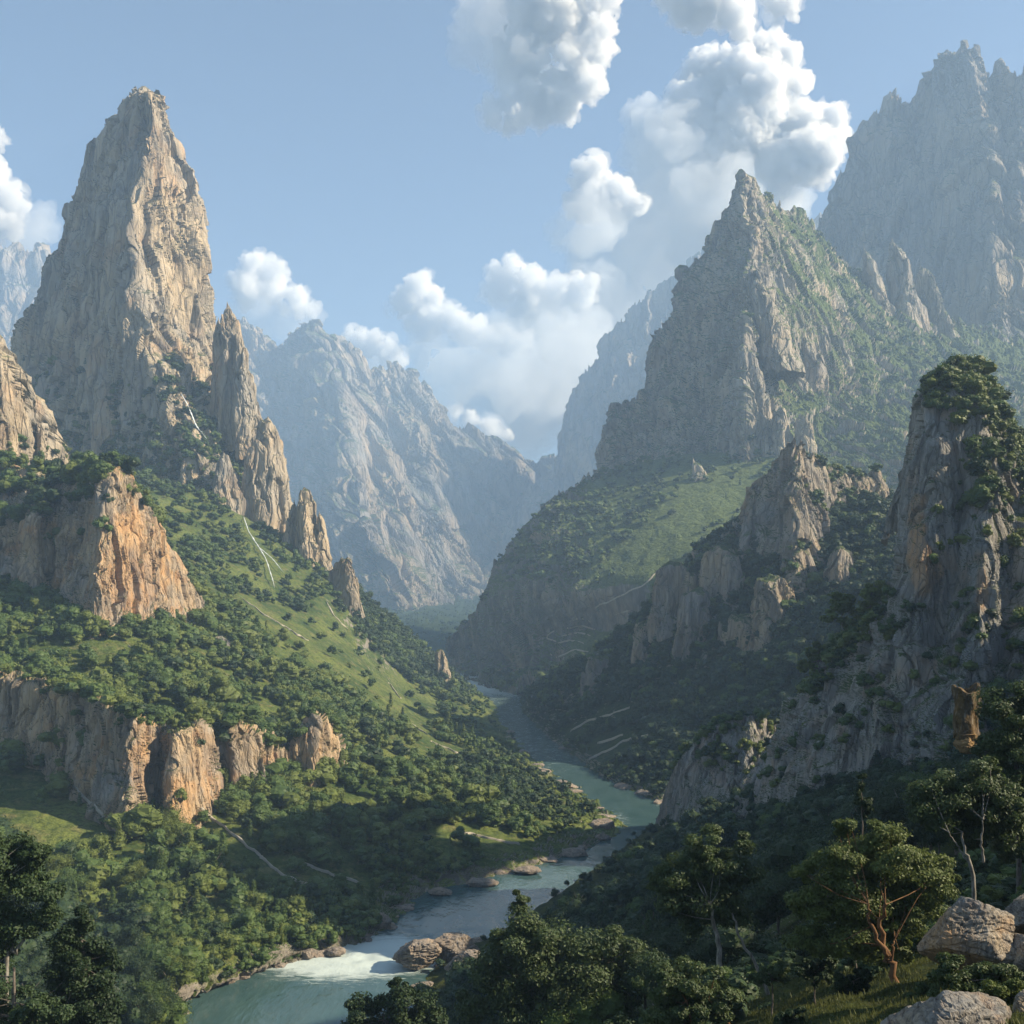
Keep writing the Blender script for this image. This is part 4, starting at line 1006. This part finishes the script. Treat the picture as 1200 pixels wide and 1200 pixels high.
fg_tree("broadleaf_tree", "large dark bushy tree at the bottom middle, lit on its right side", "tree", (672,1235), 105, [(600,1120,58,48),(615,1075,28,26),(660,1125,62,52),(720,1120,40,44),(640,1180,85,45),(570,1160,45,45),(735,1160,28,30),(606,1055,12,14)], [([(672,1240),(665,1200),(650,1160),(640,1130)],9), ([(668,1215),(690,1170),(705,1130)],6)], 1, M_leaf_fg, M_bark, 75, 330, 2.5)
fg_tree("bush", "dark green bush at the bottom edge beside the river", "bush", (455,1260), 115, [(430,1195,42,28),(475,1178,40,28),(505,1200,30,24),(455,1215,70,35),(470,1155,14,14)], [([(455,1265),(455,1220),(450,1195)],6)], 2, M_leaf_d, M_bark, 42, 260, 2.6)
fg_tree("broadleaf_tree", "grey green tree with two pale leaning trunks left of the brightest tree", "tree", (846,1150), 74, [(800,1020,42,36),(840,1000,40,32),(865,1020,28,26),(815,1060,50,36),(850,1060,36,34),(785,1050,26,26)], [([(846,1152),(843,1120),(838,1088),(832,1060)],7), ([(900,1165),(885,1130),(868,1098),(858,1070)],4.5)], 3, M_leaf_fg, M_bark_w, 62, 330, 2.5, tdy=-1.6)
fg_tree("broadleaf_tree", "broad sunlit yellow green tree with a leaning orange trunk left of the big boulder", "tree", (1056,1152), 52, [(980,1010,44,32),(1030,1000,50,38),(1075,1030,44,34),(1000,1050,55,40),(950,1065,38,30),(940,1020,22,18),(1060,1070,40,38),(1010,1095,45,30),(960,1100,32,24),(1108,1035,20,16),(1040,1110,28,24),(985,972,20,14)], [([(1056,1155),(1044,1128),(1036,1108),(1034,1080),(1038,1060)],8), ([(1040,1120),(1026,1098),(1020,1078),(1018,1060)],5), ([(1046,1130),(1046,1115),(1049,1100)],3.5)], 4, leaf_mat("leaf_sunlit", (.06, .09, .024), (.15, .185, .05), .5, .35, .35), M_bark_o, 105, 360, 2.5, tdy=-2.1)
fg_tree("broadleaf_tree", "rounded green tree with a thin pale trunk above the big boulder", "tree", (1146,1044), 60, [(1110,935,40,34),(1150,930,44,34),(1185,950,36,34),(1085,955,26,24),(1130,965,45,30),(1190,985,30,28),(1160,900,20,14)], [([(1146,1046),(1138,1020),(1132,1000),(1128,975)],5), ([(1136,1012),(1122,992),(1112,975)],2.6), ([(1152,1010),(1150,985),(1152,960)],3)], 5, M_leaf_fg, M_bark_w, 75, 330, 2.5, tdy=-1.6)
fg_tree("broadleaf_tree", "dense dark tree at the right edge beside the golden rock pillar", "tree", (1195,960), 72, [(1170,850,32,30),(1200,830,40,34),(1230,850,40,40),(1185,885,42,30),(1160,875,24,20),(1220,900,40,30)], [([(1195,965),(1192,920),(1195,870)],6)], 6, M_leaf_fg, M_bark, 56, 320, 2.5)
fg_tree("bush", "low leafy bush with a bent orange twig at the bottom right of the middle", "bush", (812,1215), 50, [(775,1155,32,26),(812,1150,34,24),(845,1165,28,22),(800,1185,60,24)], [([(855,1210),(850,1190),(838,1178),(830,1172)],4), ([(812,1220),(808,1190),(800,1165)],4)], 7, M_leaf_fg, M_bark_o, 44, 280, 2.5)
fg_tree("bush", "leafy shrub under the big layered boulder", "bush", (1135,1180), 38.5, [(1115,1140,24,20),(1145,1150,28,20),(1175,1145,22,18),(1130,1165,35,14)], [([(1135,1185),(1133,1165),(1130,1150)],3)], 8, M_leaf_fg, M_bark, 40, 260, 2.6)
fg_tree("bush", "small yellow green shrub between the two biggest boulders", "bush", (1168,1185), 36, [(1165,1165,24,14),(1185,1160,18,14)], [([(1168,1188),(1168,1175),(1168,1165)],2.5)], 9, M_leaf_y, M_bark, 20, 220, 2.2)
fg_tree("broadleaf_tree", "nearly black leaning tree at the left edge", "tree", (10,1180), 92, [(-10,1010,45,34),(30,1020,40,34),(55,1050,26,26),(-20,1060,50,44),(25,1085,40,30),(-30,1120,50,40),(40,1000,18,16)], [([(0,1190),(8,1150),(18,1120),(30,1095)],6), ([(4,1170),(-10,1120),(-10,1070)],6)], 10, M_leaf_d, M_bark_w, 66, 320, 2.6)
fg_tree("broadleaf_tree", "slim dark tree in the lower left corner", "tree", (95,1240), 96, [(90,1110,28,34),(110,1140,32,34),(80,1160,34,36),(110,1185,36,30),(95,1080,16,18),(60,1195,40,30)], [([(95,1245),(97,1190),(98,1140),(95,1100)],6)], 11, M_leaf_d, M_bark, 56, 300, 2.6)
fg_tree("bush", "dark undergrowth bush below the left edge tree", "bush", (20,1225), 88, [(0,1185,45,30),(40,1190,36,28),(-40,1170,40,34),(20,1210,60,24)], [([(20,1230),(18,1205),(15,1190)],4)], 12, M_leaf_d, M_bark, 40, 280, 2.6)
fg_tree("sapling", "thin dark sapling rising above the brightest tree", "tree", (1010,985), 66, [(1010,935,10,12),(1008,915,7,10),(1014,950,10,10)], [([(1010,990),(1010,960),(1009,925)],2)], 13, M_leaf_d, M_bark, 14, 120, 2.4)
fg_tree("broadleaf_tree", "sunlit round tree on the flank of the big cliff", "tree", (990,770), 405, [(985,708,17,14),(1000,725,14,12),(975,722,12,10)], [([(990,772),(988,745),(986,715)],2.4)], 14, M_leaf_y, M_bark_w, 26, 150, 2.2)
fg_tree("broadleaf_tree", "smaller sunlit tree left of the round one on the cliff flank", "tree", (962,800), 412, [(958,765,15,11),(972,772,12,10),(945,782,12,9)], [([(962,802),(960,785),(958,768)],2)], 15, M_leaf_y, M_bark, 22, 140, 2.2)
fg_tree("bush", "sunlit bush higher up on the flank of the big cliff", "bush", (1022,725), 395, [(1015,700,14,12),(1030,690,12,14),(1020,715,16,10)], [([(1022,727),(1020,712),(1018,702)],2)], 16, M_leaf_y, M_bark, 22, 140, 2.2)
for i, (px, py, Y, w_, lab) in enumerate([(905,1140,62,26,"small pale leafed shrub on the moss beside the leaning trunks"), (955,1135,58,30,"low shrub at the foot of the brightest tree"), (745,1205,60,34,"dark shrub at the bottom left of the orange twig bush"), (1000,1150,52,26,"small dark shrub on the moss below the brightest tree"), (1085,1165,44,24,"dark shrub left of the broad slab boulder"), (925,1195,46,22,"low dark tuft at the bottom edge of the moss")]):
    fg_tree("bush", lab, "bush", (px, py + 22), Y, [(px - w_ * .4, py, w_ * .6, w_ * .5), (px + w_ * .4, py - 4, w_ * .6, w_ * .5), (px, py + 8, w_ * .9, w_ * .45)], [([(px, py + 24), (px, py + 8), (px, py)], 2)], 30 + i, M_leaf_fg if i % 2 == 0 else M_leaf_d, M_bark, 18, 200, 2.4)

# ------------------------------------------------------------------ clouds: scattering bodies beyond the hazy air
def cloud_mesh(name, puffs, vox, billow, seed, root, org, mat, YC, sub=14):
    r = np.random.default_rng(seed); s = YC / F; parts = []
    for (px, py, rad) in puffs:
        c = np.array([(px - 600) * s, YC + r.normal(0, .25) * rad * s, EYE + (HOR - py) * s])
        V, Q = cubesphere(8); parts.append((c + V * rad * s * .88, Q))
        for k in range(sub):
            d = r.normal(0, 1, 3); d /= np.linalg.norm(d); rr = rad * r.uniform(.2, .5)
            V, Q = cubesphere(6); parts.append((c + d * rad * s * r.uniform(.6, .92) + V * rr * s, Q))
    V, Q = join(parts); o = link_mesh("tmp", V - org, Q, None, mats=[mat]); md = o.modifiers.new("r", 'REMESH'); md.mode = 'VOXEL'; md.voxel_size = vox * s; md.adaptivity = 0
    dg = bpy.context.evaluated_depsgraph_get(); me = bpy.data.meshes.new_from_object(o.evaluated_get(dg)); me.name = name
    bpy.data.objects.remove(o)
    n = len(me.vertices); co = np.empty(n * 3, np.float32); me.vertices.foreach_get("co", co); co = co.reshape(-1, 3)
    no = np.empty(n * 3, np.float32); me.vertices.foreach_get("normal", no); no = no.reshape(-1, 3)
    q = co / (billow * s) + seed
    q = q + .35 * np.stack([pn(q * .6 + 3), pn(q * .6 + 8), pn(q * .6 + 13)], 1)
    bl = lambda x: np.abs(pn(x)) * 2.4 - .55
    d = .50 * bl(q * .38) + .34 * bl(q * .85 + 5) + .20 * bl(q * 1.9 + 7) + .11 * bl(q * 4.1 + 3)
    co = co + no * (d * billow * s)[:, None]; me.vertices.foreach_set("co", co.astype(np.float32).ravel()); me.update()
    if not me.materials: me.materials.append(mat)
    ob = bpy.data.objects.new(name, me); COL.objects.link(ob); ob.parent = root; return ob
def vol_mat(name, dens, col=(1., .955, .86)):
    b = NB(name); v = b.n.new("ShaderNodeVolumeScatter"); v.inputs["Color"].default_value = (*col, 1); v.inputs["Density"].default_value = dens; v.inputs["Anisotropy"].default_value = .0
    b.l.new(v.outputs[0], b.out.inputs["Volume"]); return b.m
M_cloud = vol_mat("cloud_dense", 1 / 90.); M_fringe = vol_mat("cloud_fringe", 1 / 260.); M_veil = vol_mat("cloud_thin", 1 / 400., (.72, .75, .80))
CLOUDS = [
 ("tall cloud hanging from the top edge above the gap", [(680,5,40),(692,55,30),(690,95,22),(650,105,34),(605,130,26),(578,128,16),(622,60,42),(640,10,48),(712,0,16),(670,80,30)], [(590,10,60),(600,70,42),(565,10,35)]),
 ("small cloud touching the top edge left of the great cumulus", [(820,0,32),(850,5,26),(868,18,18),(800,-10,28)], [(830,-10,40)]),
 ("little cloud wisp at the top edge above the great cumulus", [(908,2,18),(925,8,12)], [(905,-5,22)]),
 ("great cumulus towering between the two right peaks", [(890,75,34),(915,72,24),(828,85,26),(860,105,42),(908,108,28),(870,155,46),(930,158,38),(962,150,30),(940,190,38),(900,195,42),(850,175,46),(815,130,34)], [(780,180,60),(765,250,70),(830,250,80),(900,245,60),(745,310,60),(705,300,45),(690,380,75),(650,430,75),(620,480,60),(700,450,70),(740,400,70),(590,450,45),(560,470,35)]),
 ("round cloud left of the great cumulus", [(690,215,22),(715,225,25),(732,240,18),(682,238,22)], [(690,265,38),(660,275,28)]),
 ("cloud bank low above the gap with a knobbly top", [(600,325,22),(625,335,22),(650,345,22),(682,345,18),(582,340,15),(620,360,22)], [(640,390,50),(600,390,35),(680,400,50),(650,440,45),(610,440,40)]),
 ("double headed cloud above the middle of the gap", [(490,340,20),(478,352,19),(510,345,14),(532,375,18),(548,390,17),(502,375,22),(602,400,20),(575,405,15)], [(560,430,42),(510,410,35),(600,450,42),(540,450,35)]),
 ("sloping cloud between the tower and the central mountain", [(300,313,20),(320,333,20),(348,348,17),(364,362,11),(290,338,22)], [(300,365,35),(340,375,28)]),
 ("cloud cut by the left edge beside the tower", [(-2,215,17),(12,240,19),(2,262,22),(18,272,12)], [(45,262,28),(20,290,25)]),
 ("tiny cloud at the left edge above the others", [(-3,165,11),(3,162,7)], []),
 ("thin low cloud right of the central summit", [(432,398,14),(450,412,12),(412,398,12),(468,425,9)], [(440,420,28)]),
 ("bright cloud scrap low over the end of the ridge", [(572,500,9),(590,508,7),(552,490,10),(535,482,7)], [(570,505,22)]),
]
CY = [9600, 10500, 11200, 13600, 11900, 9000, 9700, 8350, 8900, 9500, 11100, 12000]
for i, (lab, heads, veil) in enumerate(CLOUDS):
    YC = float(CY[i]); cx = sum(h[0] for h in heads) / len(heads); cy = max(h[1] for h in heads); org = np.array([(cx - 600) / F * YC, YC, EYE + (HOR - cy) / F * YC])
    root = empty("cloud", tuple(org)); tag(root, lab, "cloud", "clouds in the sky")
    cloud_mesh("billow", heads, 1.1, 12, 50 + i, root, org, M_cloud, YC)
    cloud_mesh("fringe", [(x, y, q + 1.2) for x, y, q in heads], 1.4, 15, 50 + i, root, org, M_fringe, YC)
    if veil: cloud_mesh("veil", veil, 5, 26, 80 + i, root, org, M_veil, YC, 3)

# ------------------------------------------------------------------ grass tufts on the near moss
P, N = SHEETS['front']
px, py = to_px(P)
m = (P[..., 1] < 75) & (px > 640) & (px < 1260) & (py > 1090) & (py < 1260)
pts = P[m]; w_ = sm(-.25, .15, fbm(pts / 2.2, 3)) + .05
A_ = np.linalg.norm(np.cross(np.gradient(P, axis=1), np.gradient(P, axis=0)), axis=-1)[m]
idx = rng.choice(len(pts), size=70000, p=w_ * A_ / (w_ * A_).sum())
q = pts[idx] + np.stack([rng.normal(0, .12, len(idx)), rng.normal(0, .12, len(idx)), np.zeros(len(idx))], 1)
a = rng.uniform(0, 6.28, len(q)); hh = rng.uniform(.04, .15, len(q)) * (1 + 1.2 * (rng.random(len(q)) < .06)); ww = hh * .16
side = np.stack([np.cos(a), np.sin(a), 0 * a], 1); lean = np.stack([-np.sin(a), np.cos(a), 0 * a], 1) * rng.normal(0, .45, (len(q), 1)) * hh[:, None]
up = np.stack([0 * a, 0 * a, hh], 1)
V = np.stack([q - side * ww[:, None] - (0, 0, .04), q + side * ww[:, None] - (0, 0, .04), q + side * ww[:, None] * .25 + up + lean, q - side * ww[:, None] * .25 + up + lean], 1).reshape(-1, 3)
o = link_mesh("grass", V, np.arange(len(V)).reshape(-1, 4), leaf_mat("grass_blades", (.05, .062, .02), (.12, .13, .04), 1.2, .35, .2))
tag(o, "olive grass tufts on the near mossy ground", "grass", None, "stuff")
# ------------------------------------------------------------------ light, sky, haze, camera
SUN_EL, SUN_AZ = R(34), R(94)       # azimuth clockwise from +Y (view direction); the sun stands on the right, slightly behind the camera
sd = Vector((math.sin(SUN_AZ) * math.cos(SUN_EL), math.cos(SUN_AZ) * math.cos(SUN_EL), math.sin(SUN_EL)))
ld = bpy.data.lights.new("sun", 'SUN'); ld.energy = 5.0; ld.angle = R(.5); ld.color = (1., .86, .64)
lo = bpy.data.objects.new("sun", ld); COL.objects.link(lo); lo.rotation_euler = sd.to_track_quat('Z', 'Y').to_euler(); lo.location = (900, -300, 1200)
w = bpy.data.worlds.new("World"); SC.world = w; w.use_nodes = True
nt = w.node_tree; bg = nt.nodes["Background"]
sky = nt.nodes.new("ShaderNodeTexSky"); sky.sky_type = 'NISHITA'; sky.sun_disc = False; sky.sun_elevation = SUN_EL; sky.sun_rotation = SUN_AZ
sky.altitude = 300; sky.air_density = 1.0; sky.dust_density = .6; sky.ozone_density = 1.5
nt.links.new(sky.outputs[0], bg.inputs[0]); bg.inputs[1].default_value = .05

HX0, HX1, HY0, HY1, HZ0, HZ1 = -5100, 5100, -1000, 8000, -21, 2080
b = NB("haze_air"); pv = b.n.new("ShaderNodeVolumePrincipled")
pv.inputs["Color"].default_value = (.48, .70, 1.0, 1); pv.inputs["Density"].default_value = 1.35e-4; pv.inputs["Anisotropy"].default_value = .1
b.l.new(pv.outputs[0], b.out.inputs["Volume"])
hv = np.array([[x, y, z] for z in (HZ0, HZ1) for y in (HY0, HY1) for x in (HX0, HX1)], float)
hz = link_mesh("haze", hv, np.array([[0, 2, 3, 1], [4, 5, 7, 6], [0, 1, 5, 4], [2, 6, 7, 3], [0, 4, 6, 2], [1, 3, 7, 5]]), b.m)
tag(hz, "blue haze filling the valley air", "haze", None, "stuff")

cd = bpy.data.cameras.new("camera"); cam = bpy.data.objects.new("camera", cd); COL.objects.link(cam)
cam.location = (0, 0, EYE); cam.rotation_euler = (R(90), 0, 0); cd.lens = 36; cd.sensor_width = 36; cd.shift_y = (HOR - 600) / 1200
cd.clip_start = .5; cd.clip_end = 60000
SC.camera = cam
SC.view_settings.view_transform = 'Standard'; SC.view_settings.look = 'None'; SC.view_settings.exposure = 1.4; SC.view_settings.gamma = 1
SC.cycles.use_denoising = True
SC.cycles.max_bounces = 8; SC.cycles.diffuse_bounces = 1; SC.cycles.glossy_bounces = 2; SC.cycles.transmission_bounces = 3; SC.cycles.volume_bounces = 4; SC.cycles.transparent_max_bounces = 8
SC.cycles.volume_step_rate = 1
